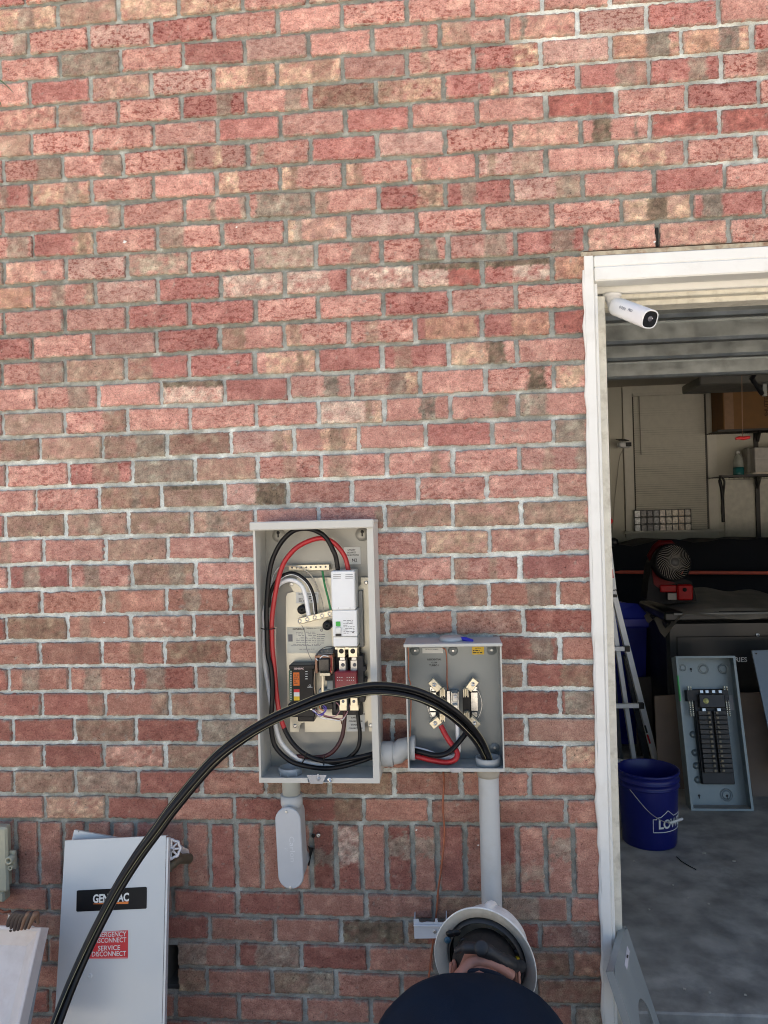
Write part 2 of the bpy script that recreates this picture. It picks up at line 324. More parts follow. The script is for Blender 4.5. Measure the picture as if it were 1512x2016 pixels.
# discoloured bands seen in the bricks: row -> 'x offset: a b code ...' (thirds of a pixel)
BANDS = '''1@0:0 105 y 105 195 g 195 325 y 350 685 t 705 1035 y 1070 1410 y|1@504:900 1270 y|2@0:75 150 g|3@0:370 700 G|3@504:970 1020 g 1095 1150 y 1150 1270 t
4@0:550 880 p 1270 1465 y 1465 1512 T|4@504:0 70 T 70 110 y 140 340 y 340 445 T 445 490 y 975 1025 t|5@0:0 310 p 350 490 t 1275 1370 g|5@504:170 265 g 335 690 T 725 870 T 870 1090 y 1380 1490 y 1405 1440 t
6@0:0 170 t|7@0:220 350 g 600 710 g 1100 1150 t 1260 1310 y|7@504:0 50 t|8@0:0 50 g 200 520 y 380 470 g 1300 1410 y|8@504:155 195 y 195 240 T 545 580 y 580 630 T 930 970 y 970 1010 T 1370 1410 T
9@0:370 420 g 640 700 g 1235 1280 g 1410 1440 g|9@504:0 320 G 360 430 t 960 1100 y 1020 1065 t 1210 1300 g|10@0:45 165 g 430 545 y 460 510 T 950 1085 g|10@504:195 230 y 230 275 g 275 540 p
11@504:0 330 M 555 675 g 960 1075 D 1350 1480 g|3@1008:0 365 p 50 85 D|4@1008:10 150 y 600 800 o 800 930 D 930 985 y 1015 1220 o 1225 1340 D 1340 1400 y|5@1008:615 740 g 740 785 t 1045 1155 g 1450 1512 g
6@1008:220 600 r|7@1008:20 385 p 475 580 K 725 740 D 845 1210 r 1270 1512 r|8@1008:0 165 t 635 900 y|9@1008:260 400 t 300 355 g|10@1008:675 1050 y 800 915 K 1120 1240 D|11@1008:235 365 g 460 860 p 870 1260 p
11@0:0 15 g 30 200 p|12@0:0 180 o 295 385 g 500 545 t 1320 1512 W|14@0:1320 1450 T|15@0:235 370 g 390 725 t 760 890 t|16@0:400 520 g 960 1320 W|17@0:30 365 t 600 730 T|18@0:0 225 T 250 590 t 620 970 t 810 960 g 1000 1350 t
19@0:550 700 t 795 1140 G 1165 1512 t|20@0:600 940 T 780 830 g 970 1315 T|11@0:770 1100 M|12@504:0 150 W 190 430 W 560 925 W 955 1130 W 1130 1320 r|14@504:180 205 y 205 265 T 640 730 t 1000 1300 o
15@504:60 235 y 232 280 T 280 345 y 820 915 t 1155 1370 y 1370 1470 K|16@504:400 480 D 600 770 p 785 880 g 880 950 y|17@504:390 640 W 645 690 T 690 740 y 970 1060 D 1390 1490 T|18@504:105 160 T 160 215 y 390 435 y 435 535 T 535 590 y
19@504:160 240 t 430 565 t 1030 1085 T|20@504:0 170 K|12@1008:0 225 W 255 430 o|14@1008:0 215 o 255 430 r|16@1008:95 190 K 260 430 y|17@1008:60 210 G|18@1008:265 435 G|19@1008:190 245 t 385 440 g|20@1008:275 440 p|21@1008:70 440 t
21@0:45 370 T 410 740 t 525 600 g 775 1115 T 1150 1490 t 1220 1310 g|22@0:0 60 t 640 975 t|23@0:140 235 g 500 590 g 795 1140 T 1000 1085 g|24@0:620 710 t 1075 1180 g 1375 1500 t|25@0:45 385 T 470 530 t 785 1130 p
26@0:760 850 T 985 1330 T|27@0:130 235 g 500 600 g 865 975 g 1235 1330 g|28@0:520 600 t 890 980 t 1015 1360 t|29@0:455 785 t 1190 1512 G|30@0:630 960 p 990 1350 t 1390 1512 g
21@700:110 155 T 190 550 T 595 960 T 1000 1370 t|22@700:415 780 y 805 1180 p|23@700:590 665 t 785 830 t|24@700:125 375 t 600 695 g 700 770 t 1010 1150 g|25@700:120 170 t|26@700:130 285 T 1035 1165 g|27@700:870 970 t 1215 1410 T|28@700:1235 1405 G|30@700:1250 1430 y
31@0:95 430 t 460 800 g|32@0:280 610 y|31@504:70 420 T 445 800 T|32@504:460 630 T|34@504:1085 1330 T|35@504:520 870 K 900 1010 T|36@504:0 250 g|37@504:105 460 T 300 450 g|34@900:270 480 g|35@900:680 770 g|36@900:430 660 T 690 855 o|37@900:480 850 t|38@900:700 860 G|36@0:1060 1220 g|37@0:1060 1210 T'''
BAND = {}
for tok in BANDS.replace('\n', '|').split('|'):
    hd, body = tok.split(':'); k, off = hd.split('@'); it = body.split()
    for i in range(0, len(it), 3): BAND.setdefault(int(k), []).append((int(it[i])/3+int(off), int(it[i+1])/3+int(off), it[i+2]))
SOLD = {13: (.42, .62, 'g'), 14: (.0, .58, 'W'), 16: (.15, .48, 'g'), 17: (.18, .48, 'g'), 20: (.6, .98, 't'), 21: (.6, .85, 't'), 22: (.18, .46, 'g')}
PALC = {'y': (.57, .39, .27), 't': (.34, .25, .18), 'T': (.27, .20, .135), 'g': (.30, .24, .185), 'G': (.31, .25, .195), 'K': (.17, .13, .09), 'D': (.235, .195, .155), 'W': (.60, .46, .37), 'o': (.48, .28, .19), 'r': (.37, .135, .11), 'p': (.55, .33, .25), 'M': (.42, .33, .25)}
PITCH_Z = .0813; Z0 = 3.346; SOLD_H = .2095
def bed_z(k):
    return Z0-k*PITCH_Z if k < 33 else Z0-32*PITCH_Z-SOLD_H-(k-33)*PITCH_Z
LB_ = .203; DOOR_X = 1.726
def row_joints(k):
    if k == 33 or 1 <= k <= 39:
        zc = (bed_z(k-1)+bed_z(k))/2; xs = [X_at(p, zc) for p in ROWS[k]]
    else:
        base = ROWS[2] if k % 2 == 0 else ROWS[3]; xs = [X_at(p, bed_z(2)+.04) + (.012 if k % 3 else -.008) for p in base]
    st = LB_ if k != 33 else .0785
    while xs[0] > -1.6: xs.insert(0, xs[0]-st)
    lim = 1.74 if k >= 12 else 7.6
    while xs[-1] < lim: xs.append(xs[-1]+st)
    if k >= 12: xs = [x for x in xs if x < DOOR_X-.035]+[DOOR_X+.006]
    return xs
HOLE = (at(322, 1900)[0], at(351, 1900)[0], .218, .355)
def build_wall():
    V = []; F = []; C = []; off = 0
    joints = {}
    for k in range(-9, 42):
        xs = row_joints(k); joints[k] = xs; zt, zb = bed_z(k-1), bed_z(k)
        if k > 39: xs = row_joints(38+(k % 2)) if k < 42 else xs; joints[k] = xs
        for i in range(len(xs)-1):
            jm = .0068 if k != 33 else .0075
            x0, x1 = xs[i]+jm+rng.normal(0, .0008), xs[i+1]-jm+rng.normal(0, .0008)
            z0, z1 = zb+.0072+rng.normal(0, .0008), zt-.0072+rng.normal(0, .0008)
            if x0 < -1.3 or x0 > 7.4 or x1-x0 < .02: continue
            big = (x1 > -.35 and x0 < 2.6 and z1 > -.02 and z0 < 3.6)
            cell = .0052 if big else .03
            if big and z0 < HOLE[3] and z1 > HOLE[2]:
                if x0 < HOLE[1] and x1 > HOLE[1]: x0 = HOLE[1]+rng.normal(0, .003)
                elif x1 > HOLE[0] and x0 < HOLE[0]: x1 = HOLE[0]
                elif x0 >= HOLE[0] and x1 <= HOLE[1]: continue
            nx = max(3, int((x1-x0)/cell)+1); nz = max(3, int((z1-z0)/cell)+1)
            u, v = np.meshgrid(np.linspace(0, 1, nx), np.linspace(0, 1, nz)); u = u.ravel(); v = v.ravel()
            X = x0+(x1-x0)*u; Z = z0+(z1-z0)*v
            tilt = rng.normal(0, .0025)*(u-.5); Z = Z+tilt
            bid = (k*57+i)*1.37
            p = np.stack([X*90, Z*90, 0*X+bid], -1)
            eX = np.where((u < 1e-6) | (u > 1-1e-6), 1, 0); eZ = np.where((v < 1e-6) | (v > 1-1e-6), 1, 0)
            if big:
                X = X+eX*(fbm(p)*.0055+fbm(p*3)*.003); Z = Z+eZ*(fbm(p+50)*.0046+fbm(p*3+50)*.0025)
            edge = np.minimum(np.minimum(u, 1-u)*(x1-x0), np.minimum(v, 1-v)*(z1-z0))
            Y = np.clip(.0045-edge, 0, .0045)**1.4*1.6
            if big: Y = Y+fbm(np.stack([X*45, Z*45, 0*X+bid], -1))*.0028+fbm(np.stack([X*140, Z*140, 0*X+bid], -1), 2)*.0010
            Y = Y+rng.normal(0, .0012)+rng.normal(0, .0015)*(u-.5)
            # colour
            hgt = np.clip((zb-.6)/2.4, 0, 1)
            base = np.array([.565, .30, .245])*rng.uniform(.86, 1.14)
            q = rng.random()
            if q < .25: base = np.array([.45, .20, .17])*rng.uniform(.85, 1.1)
            elif q < .33: base = np.array([.54, .33, .275])*rng.uniform(.9, 1.05)
            elif q < .42: base = np.array([.47, .26, .215])
            base = base*(.90+.12*hgt)  # paler high, darker low: brick variety plus light falloff put into the colour
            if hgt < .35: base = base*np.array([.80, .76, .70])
            cols = np.tile(base, (len(X), 1)); blot = np.full(len(X), (.35+.6*hgt)*rng.uniform(.45, 1.15))  # blotch contrast fades downward, imitating the shade on the lower wall
            mott = fbm(np.stack([X*22, Z*30, 0*X+bid], -1))
            cols *= (1+.28*mott)[:, None]
            def band(a, b_, code, vert=False):
                t = (1-v) if vert else u
                n_ = (fbm(np.stack([X*50+9, Z*50, 0*X+bid], -1))*.065+fbm(np.stack([X*150+9, Z*150, 0*X+bid], -1))*.045)*(2.2 if vert else 1.0)
                wd = .03
                fct = np.clip((t+n_-a)/wd+.5, 0, 1)*np.clip((b_-t-n_)/wd+.5, 0, 1)
                c_ = np.array(PALC[code])
                if code in 'yWpM':
                    nn = fbm(np.stack([X*55, Z*75, 0*X+bid*3], -1))
                    fct = fct*np.clip(.72+nn*1.6, 0, 1)
                if code in 'tTo': fct = fct*np.clip(.85+fbm(np.stack([X*35, Z*45, 0*X+bid*2], -1))*.8, 0, 1)
                fct = fct*np.clip(.95+.7*fbm(np.stack([X*70, Z*80, 0*X+bid*4], -1), 2), 0, 1)
                cc = c_*(1+.8*fbm(np.stack([X*60, Z*60, 0*X+bid], -1), 2)+.5*fbm(np.stack([X*190, Z*190, 0*X+bid], -1), 1))[:, None]
                fct = fct*(.82 if code in 'tTg' else 1.0); cols[:] = cols*(1-fct[:, None])+cc*fct[:, None]; blot[:] = blot*(1-.75*fct)
            inframe = big and 1 <= k <= 39
            if inframe and k != 33:
                zc = (z0+z1)/2
                for a, b_, code in BAND.get(k, []):
                    xa, xb = X_at(a, zc), X_at(b_, zc); ta, tb = (xa-x0)/(x1-x0), (xb-x0)/(x1-x0)
                    if tb > .03 and ta < .97: band(-.2 if ta < .04 else ta, 1.2 if tb > .96 else tb, code)
                if k in (16,) and x0 > .35 and x1 < .75: band(-1, .28, 'K', True)
                if k == 20 and .35 < x0 and x1 < .75: band(-1, .22, 'K', True)
                if k == 12 and x0 > 1.2 and x1 < 1.65: band(-1, .3, 'K', True)
            elif k == 33:
                jx = int(np.argmin([abs(X_at(p_, .63)-xs[i]) for p_ in ROWS[33]])); 
                if jx+1 in SOLD and xs[i] > -.05: s_ = SOLD[jx+1]; band(s_[0], s_[1], s_[2], True)
            elif rng.random() < .35: a = rng.uniform(0, .7); band(a, a+rng.uniform(.15, .4), rng.choice(list('tgyT')))
            if rng.random() < .12: cols *= .86
            if big:
                sm = np.clip(.62-edge/.0058+1.5*fbm(np.stack([X*85, Z*85, 0*X+bid+7], -1)), 0, 1)*.75
                sp_ = np.clip((fbm(np.stack([X*70, Z*70, 0*X+bid+31], -1))-.42)*7, 0, 1)*.6
                sm = np.maximum(sm, sp_); cols = cols*(1-sm[:, None])+np.array([.33, .31, .26])*sm[:, None]
            n = len(X); base_i = off
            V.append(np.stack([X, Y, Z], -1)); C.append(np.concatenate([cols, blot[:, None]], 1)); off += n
            idx = np.arange(n).reshape(nz, nx)+base_i
            a, b_, c, d = idx[:-1, :-1].ravel(), idx[:-1, 1:].ravel(), idx[1:, 1:].ravel(), idx[1:, :-1].ravel()
            F.append(np.stack([a, b_, c, d], -1))
            # sides going back
            ring = np.concatenate([idx[0, :], idx[1:, -1], idx[-1, -2::-1], idx[-2:0:-1, 0]])
            lp = V[-1][ring-base_i].copy(); lp[:, 1] = .03
            V.append(lp); C.append(C[-1][ring-base_i]*np.array([.8, .8, .8, 1])); m = len(ring); ri = np.arange(m)+off; off += m
            F.append(np.stack([ring, ri, np.roll(ri, -1), np.roll(ring, -1)], -1))
    V = np.concatenate(V); F = np.concatenate(F); C = np.concatenate(C)
    return V, F, C, joints
def np_mesh(name, V, F, C, m, parent):
    me = bpy.data.meshes.new(name); me.vertices.add(len(V)); me.vertices.foreach_set('co', V.astype(np.float32).ravel())
    me.loops.add(len(F)*4); me.loops.foreach_set('vertex_index', F.astype(np.int32).ravel())
    me.polygons.add(len(F)); me.polygons.foreach_set('loop_start', np.arange(len(F), dtype=np.int32)*4); me.polygons.foreach_set('use_smooth', np.ones(len(F), bool))
    me.update(calc_edges=True)
    if C is not None:
        a = me.color_attributes.new('Col', 'FLOAT_COLOR', 'POINT'); a.data.foreach_set('color', np.clip(C, 0, 1).astype(np.float32).ravel())
    me.materials.append(m); o = bpy.data.objects.new(name, me); COL.objects.link(o)
    if parent: o.parent = parent; me.transform(world_of(parent).inverted()); ORG[o.name] = world_of(parent)
    return o
wallT = thing('brick_wall', (.9, .1, -.1), 'weathered pink and red brick house wall with grey mortar and a row of upright bricks', 'brick wall')
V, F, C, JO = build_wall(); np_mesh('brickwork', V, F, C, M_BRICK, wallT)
def build_mortar():
    Vs = []; Fs = []; Cs = []; off = 0
    def patch(xa, xb, za, zb, cell):
        nonlocal off
        nx, nz = max(2, int((xb-xa)/cell)+1), max(2, int((zb-za)/cell)+1)
        x, z = np.meshgrid(np.linspace(xa, xb, nx), np.linspace(za, zb, nz)); x = x.ravel(); z = z.ravel()
        y = .009+fbm(np.stack([x*60, z*60, 0*x], -1))*.004+fbm(np.stack([x*200, z*200, 0*x], -1), 2)*.002
        # whiteness: head joints of middle courses, bed joints near the doorway top
        dj = np.full(len(x), 1.0); kk = np.zeros(len(x), int)
        for k, xs in JO.items():
            sel = (z < bed_z(k-1)) & (z >= bed_z(k)); 
            if not sel.any(): continue
            kk[sel] = k; dj[sel] = np.abs(x[sel][:, None]-np.array(xs)[None]).min(1)
        head = dj < .011
        low = fbm(np.stack([x*2.3, z*3.1, 0*x+5], -1)); fine = fbm(np.stack([x*30, z*30, 0*x+9], -1))
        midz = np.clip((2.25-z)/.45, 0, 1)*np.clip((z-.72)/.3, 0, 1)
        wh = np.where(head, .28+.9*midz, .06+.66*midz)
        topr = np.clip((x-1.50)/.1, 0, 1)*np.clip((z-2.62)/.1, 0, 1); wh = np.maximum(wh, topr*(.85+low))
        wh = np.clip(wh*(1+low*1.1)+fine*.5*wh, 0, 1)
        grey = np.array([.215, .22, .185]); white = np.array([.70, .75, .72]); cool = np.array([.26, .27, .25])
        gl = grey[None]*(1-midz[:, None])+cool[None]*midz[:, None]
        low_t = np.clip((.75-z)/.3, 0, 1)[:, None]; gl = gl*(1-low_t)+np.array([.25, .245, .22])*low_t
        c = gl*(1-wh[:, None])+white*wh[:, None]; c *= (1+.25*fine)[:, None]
        Vs.append(np.stack([x, y, z], -1)); Cs.append(np.concatenate([c, np.ones((len(x), 1))], 1))
        idx = np.arange(len(x)).reshape(nz, nx)+off; off += len(x)
        Fs.append(np.stack([idx[:-1, :-1].ravel(), idx[:-1, 1:].ravel(), idx[1:, 1:].ravel(), idx[1:, :-1].ravel()], -1))
    hx0, hx1, hz0, hz1 = HOLE
    zl = bed_z(11)-.004
    patch(-.35, hx0, -.12, zl, .007); patch(hx0, hx1, -.12, hz0, .007); patch(hx0, hx1, hz1, zl, .007); patch(hx1, DOOR_X+.01, -.12, zl, .007)
    patch(-.35, 2.6, zl, 3.55, .007)
    patch(-1.4, -.35, -.12, 4.05, .03); patch(2.6, 7.5, zl, 4.05, .03); patch(-.35, 2.6, 3.55, 4.05, .03)
    return np.concatenate(Vs), np.concatenate(Fs), np.concatenate(Cs)
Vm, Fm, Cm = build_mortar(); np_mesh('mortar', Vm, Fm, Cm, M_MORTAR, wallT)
M_DARK = mat('dark_void', (.012, .011, .010), .95)
part('backing', mat('backing_block', (.2, .19, .17), .9), wallT, lambda b: (b.box((-1.4, .031, -.12), (HOLE[0], .14, 4.05)), b.box((HOLE[1], .031, -.12), (DOOR_X+.005, .14, 4.05)), b.box((HOLE[0], .031, -.12), (HOLE[1], .14, HOLE[2])), b.box((HOLE[0], .031, HOLE[3]), (HOLE[1], .14, 4.05)), b.box((DOOR_X+.005, .031, 2.45), (7.5, .14, 4.05))))
part('vent_opening', M_DARK, wallT, lambda b: b.box((HOLE[0]-.01, .141, HOLE[2]-.01), (HOLE[1]+.01, .15, HOLE[3]+.01)), 'black hole broken through the bricks beside the leaning cover')
M_RUST = mat('rusty_steel', (.42, .37, .27), .8, var=.25, vs=40, dirt=.9, dirtcol=(.20, .075, .03), ds=28)
part('gap_shade_strip', mat('gap_shade_brown', (.055, .03, .018), .9, var=.4, vs=40), wallT, lambda b: b.box((DOOR_X-.004, -.002, 2.4518), (7.5, .03, 2.4565)))  # dark strip painted as the shaded gap where mortar is missing
part('open_joint', M_DARK, wallT, lambda b: b.box((X_at(1291.5, 2.49), -.001, 2.459), (X_at(1296, 2.49), .03, 2.515)))
M_SPOT = mat('paint_spot', (.78, .77, .74), .6)
for (x_, y_, r_) in ((246, 476, .006), (196, 990, .003), (178, 683, .0025), (942, 1664, .003), (1025, 1832, .005), (218, 860, .002), (466, 447, .003), (205, 1226, .002), (820, 1634, .003), (1289, 476, .004)):
    part('paint_spot', M_SPOT, wallT, lambda b: b.add([tuple(at(x_, y_, -.0035)+np.array([r_*math.cos(t)*(1.4 if k_ % 2 else .8), 0, r_*math.sin(t)*(.6 if k_ % 3 else 1)])) for k_, t in enumerate(np.linspace(0, 2*PI, 10)[:-1])], [tuple(range(9))]))
part('mortar_smear', mat('mortar_smear', (.62, .52, .47), .9, bump=.8, bs=120), wallT, lambda b: b.add([tuple(at(x_, y_, Y_)) for x_, y_, Y_ in ((352, 1660, -.004), (362, 1668, -.012), (371, 1672, -.006), (374, 1684, -.004), (366, 1687, -.012), (358, 1680, -.014), (350, 1676, -.010))], [tuple(range(7))]))
part('crack', M_DARK, wallT, lambda b: b.add([tuple(at(x_, y_, -.003)) for x_, y_ in ((605, 1664), (611, 1668), (618, 1669), (616, 1675), (612, 1688), (609, 1705), (606, 1704), (609, 1685), (609, 1675))], [tuple(range(9))]))
part('lintel', M_RUST, wallT, lambda b: b.box((DOOR_X-.012, -.009, 2.4395), (7.5, .03, 2.4515)))
# ================================================================== materials for things
WHITE = mat('white_trim_paint', (.80, .80, .76), .38, var=.03, vs=6, bump=.08, bs=120, dirt=.25, dirtcol=(.5, .47, .38), ds=9)
CREAM = mat('cream_jamb_paint', (.68, .655, .56), .6, var=.10, vs=22, bump=.3, bs=160, dirt=.6, dirtcol=(.38, .34, .26), ds=26)
GALV = mat('galvanised_steel', (.40, .43, .43), .36, .8, var=.16, vs=16, dirt=.5, dirtcol=(.22, .22, .2), ds=10, bump=.1, bs=50)
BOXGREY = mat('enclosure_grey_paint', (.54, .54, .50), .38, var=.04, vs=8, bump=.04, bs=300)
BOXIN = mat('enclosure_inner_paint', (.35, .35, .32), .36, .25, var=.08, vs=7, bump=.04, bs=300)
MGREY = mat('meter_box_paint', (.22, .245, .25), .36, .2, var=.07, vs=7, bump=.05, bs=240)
PLATE = mat('zinc_plate', (.58, .56, .47), .36, .45, var=.08, vs=9)
ALU = mat('aluminium', (.62, .62, .60), .3, .9, var=.08, vs=30)
BRASS = mat('pale_plated_metal', (.72, .66, .50), .34, .6, var=.08, vs=40)
STEEL = mat('bright_steel', (.60, .60, .58), .28, .95, var=.1, vs=50)
BLACKP = mat('black_plastic', (.008, .008, .009), .36, spec=.3, var=.2, vs=20)
RUBBER = mat('black_cable_jacket', (.006, .006, .007), .34, spec=.3, var=.2, vs=30, bump=.05, bs=400)
REDC = mat('red_cable_jacket', (.42, .018, .022), .36, var=.14, vs=40)
MAROON = mat('maroon_cable', (.055, .012, .013), .4, var=.3, vs=30)
WHITEC = mat('white_cable_jacket', (.86, .87, .86), .42, var=.06, vs=30, bump=.15, bs=200)
GREENC = mat('green_wire', (.03, .22, .07), .4)
COPPER = mat('copper_wire', (.38, .14, .08), .42, .5, var=.2, vs=60)
PVC = mat('grey_conduit_plastic', (.46, .48, .48), .42, var=.05, vs=8, dirt=.25, dirtcol=(.33, .31, .27), ds=14, bump=.03, bs=150)
PVCB = mat('weathered_conduit_hub', (.34, .32, .27), .55, var=.1, vs=14)
LABELW = mat('white_label', (.72, .73, .70), .5, var=.03)
INK = mat('black_ink', (.02, .02, .02), .6, var=.05)
INKG = mat('grey_ink', (.16, .16, .17), .6, var=.05)
YEL = mat('yellow_label', (.75, .50, .03), .5, var=.04)
ORG_M = mat('orange_label', (.75, .16, .01), .5, var=.04)
REDL = mat('red_label', (.62, .02, .025), .42, var=.04)
GRNL = mat('green_label', (.05, .42, .06), .5)
LBREAK = mat('breaker_case', (.80, .82, .82), .45, var=.03)
V3 = lambda p: Vector([float(q) for q in p])
def px_path(pts, n=6): return spline([at(*p) for p in pts], n)
def z1(l, Y): return [(480+x/5.4, 1010+y/5.4, Y) for x, y in l]
def z2(l, Y): return [(480+x/5.4, 1270+y/5.4, Y) for x, y in l]
def z3(l, Y): return [(740+x/5.6, 1230+y/5.6, Y) for x, y in l]
def rect_px(x0, y0, x1, y1, Y):   # axis-aligned wall-parallel box extents (world) from pixel corners
    a, b, c, d = at(x0, y0, Y), at(x1, y0, Y), at(x0, y1, Y), at(x1, y1, Y)
    return (a[0]+c[0])/2, (b[0]+d[0])/2, (c[2]+d[2])/2, (a[2]+b[2])/2
def slab(b, x0, y0, x1, y1, Yf, Yb, mi=0, bev=.0008):   # box whose front face at Y=Yf covers these pixels
    X0, X1, Z0_, Z1_ = rect_px(x0, y0, x1, y1, Yf); b.box((X0, Yf, Z0_), (X1, Yb, Z1_), mi, bev=bev)
def screw(b, px, py, Y, r=.0045, mi=0, h=.003):
    p = at(px, py, Y); b.lathe([(r, 0), (r, h*.6), (r*.75, h), (r*.3, h*.8), (0, h*.8)], p, (0, -1, 0), 12, mi)
def each(name, m, parent, fns):
    for f in fns: part(name, m, parent, f)
def lines(name, mat_, parent, x0, y0, x1, y1, Y, rows, seed=0, h=.25):   # rows of tiny printed words
    X0, X1, Z0_, Z1_ = rect_px(x0, y0, x1, y1, Y); r = random.Random(seed); b = MB()
    for i in range(rows):
        z = Z1_-(i+.5)*(Z1_-Z0_)/rows; x = X0; hh = (Z1_-Z0_)/rows*h
        while x < X1-.002:
            w_ = min(r.uniform(.003, .012), X1-x)
            if r.random() < .86: b.add([(x, Y, z-hh), (x+w_, Y, z-hh), (x+w_, Y, z+hh), (x, Y, z+hh)], [(0, 1, 2, 3)])
            x += w_+r.uniform(.0015, .003)
    return b.build(name, mat_, parent)
# ------------------------------------------------------------------ door frame
df = thing('door_frame', (4.5, 0, 0), 'white painted frame around the open garage doorway', 'door frame')
def jamb(b):
    zt = 2.4385
    b.prism([(1.7215, -.012, -.09), (1.746, -.012, -.09), (1.750, -.006, -.09), (1.750, .05, -.09), (1.7215, .05, -.09)], (0, 0, zt+.09))
    b.box((1.7505, .0, -.09), (1.760, .05, 2.36), bev=.002)
part('side_jamb', WHITE, df, jamb)
part('stop_moulding', CREAM, df, lambda b: (b.box((1.7605, .05, -.09), (1.791, .22, 2.335), bev=.003)), 'dirty cream inner stop of the left jamb')
def headr(b):
    b.box((1.7505, -.012, 2.405), (7.3, .05, 2.4385), 0, bev=.003); b.box((1.7505, -.016, 2.362), (7.3, .05, 2.4045), 0, bev=.004)
    b.box((1.7605, .0505, 2.372), (7.3, .09, 2.40), 0, bev=.002); b.box((1.7605, .0905, 2.352), (7.3, .115, 2.40), 0, bev=.003)
part('header', WHITE, df, headr)
part('stop_moulding', CREAM, df, lambda b: (b.box((1.7915, .1155, 2.340), (7.3, .15, 2.40), bev=.003), b.box((1.7915, .1505, 2.325), (7.3, .22, 2.40), bev=.002)), 'cream stop board under the header')
def caulk(b):
    pts = []
    r = random.Random(3)
    for i in range(60): pts.append((1.7195+r.uniform(-.0015, .0025), -.004, -.05+i*.0415))
    b.tube(pts, [r.uniform(.003, .0095) for _ in pts], 8)
part('caulk', WHITE, df, caulk)
# ------------------------------------------------------------------ overhead door
od = thing('overhead_door', (4.5, 1.2, 2.4), 'galvanised overhead garage door rolled open under the ceiling, seen from below', 'garage door')
part('door_panel', mat('door_panel_back', (.26, .25, .21), .6, .2, var=.1, vs=12), od, lambda b: [b.box((1.81, .26+i*.545, 2.475), (7.2, .26+(i+1)*.545-.004, 2.505), bev=.002) for i in range(3)])
for Yf, hh in ((.47, .055), (.66, .065), (1.0, .085), (1.37, .085), (1.885, .085)):
    def st(b, Yf=Yf, hh=hh):
        b.prism([(1.82, Yf, 2.474), (1.82, Yf, 2.474-hh+.012), (1.82, Yf+.012, 2.474-hh), (1.82, Yf+.055, 2.474-hh), (1.82, Yf+.067, 2.474-hh+.012), (1.82, Yf+.067, 2.474), (1.82, Yf+.065, 2.474), (1.82, Yf+.065, 2.474-hh+.013), (1.82, Yf+.054, 2.474-hh+.002), (1.82, Yf+.013, 2.474-hh+.002), (1.82, Yf+.002, 2.474-hh+.013), (1.82, Yf+.002, 2.474)], (5.3, 0, 0))
        b.box((1.82, Yf-.02, 2.470), (7.12, Yf-.0005, 2.4745)); b.box((1.82, Yf-.003, 2.474-hh+.0125), (7.12, Yf-.0003, 2.474-hh+.0155))
    part('strut', GALV, od, st)
part('operator_arm', BLACKP, od, lambda b: (b.box((2.86, 1.93, 2.40), (2.95, 2.02, 2.474)), b.tube([at(1508, 700, 2.05), at(1480, 745, 2.2), at(1500, 775, 2.3)], .014, 8)))
# ------------------------------------------------------------------ opener rail and release handle
op = thing('door_opener', (3.3, 4.0, 2.6), 'dark overhead opener unit hanging at the ceiling beyond the open door', 'door opener')
part('housing', mat('opener_case', (.10, .10, .09), .5), op, lambda b: b.box(at(1378, 758, 4.2), (at(1378, 740, 4.2)[0]+1.1, 4.7, at(1378, 740, 4.2)[2]), bev=.01))
each('hanger', GALV, op, [lambda b: b.box((at(1400, 740, 4.3)[0], 4.3, 2.72), (at(1400, 740, 4.3)[0]+.03, 4.33, 3.05)), lambda b: b.box((3.9, 4.3, 2.6), (3.93, 4.33, 3.05))])
rh = thing('release_handle', at(1462, 868, 3.0), 'small red pull handle hanging on a thin cord in the garage', 'pull handle')
part('cord', mat('thin_cord', (.30, .18, .13), .8), rh, lambda b: b.tube([at(1460, 700, 3.0), at(1461, 800, 3.0), at(1462, 862, 3.0)], .0022, 6))
part('handle', REDL, rh, lambda b: b.tube([at(1448, 864, 3.0), at(1455, 862, 3.0), at(1463, 863, 3.0), at(1476, 861, 3.0)], [.008, .011, .013, .009], 8))
# ------------------------------------------------------------------ transfer switch box
TX0, TX1, TZ0, TZ1, TD = .7335, 1.084, .9185, 1.6615, -.145
tb = thing('transfer_switch_box', ((TX0+TX1)/2, -.07, TZ0), 'tall open pale grey electrical box full of wiring, mounted on the brick wall', 'electrical box')
def shell(b, x0, x1, z0, z1, yf, t=.002, lipl=.006, lipr=.018, lipb=.014, notch=None):
    b.box((x0, yf, z0), (x0+t, -.006, z1)); b.box((x1-t, yf, z0), (x1, -.006, z1))
    b.box((x0+t, yf, z1-t), (x1-t, -.006, z1)); b.box((x0+t, yf+.0, z0), (x1-t, -.006, z0+t))
    b.box((x0+t, -.008, z0+t), (x1-t, -.006, z1-t))
    b.box((x0-.0005, yf-.002, z0-.0005), (x0+lipl, yf, z1)); b.box((x1-lipr, yf-.002, z0-.0005), (x1+.0005, yf, z1))
    if notch:
        b.box((x0+lipl, yf-.002, z0-.0005), (notch[0], yf, z0+lipb)); b.box((notch[1], yf-.002, z0-.0005), (x1-lipr, yf, z0+lipb))
    else: b.box((x0+lipl, yf-.002, z0-.0005), (x1-lipr, yf, z0+lipb))
nx0, nx1 = at(606, 1535, TD)[0], at(646, 1535, TD)[0]
def tshell(b):
    shell(b, TX0, TX1, TZ0, TZ1, TD, notch=(nx0, nx1))
part('enclosure', [BOXGREY], tb, tshell)
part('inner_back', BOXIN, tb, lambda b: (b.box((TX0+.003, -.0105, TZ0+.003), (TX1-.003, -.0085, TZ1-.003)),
     [b.lathe([(.021, 0), (.019, .004), (.008, .005), (0, .005)], at(px, py, -.011), (0, -1, 0), 24) for px, py in ((549, 1054), (713, 1052))]))
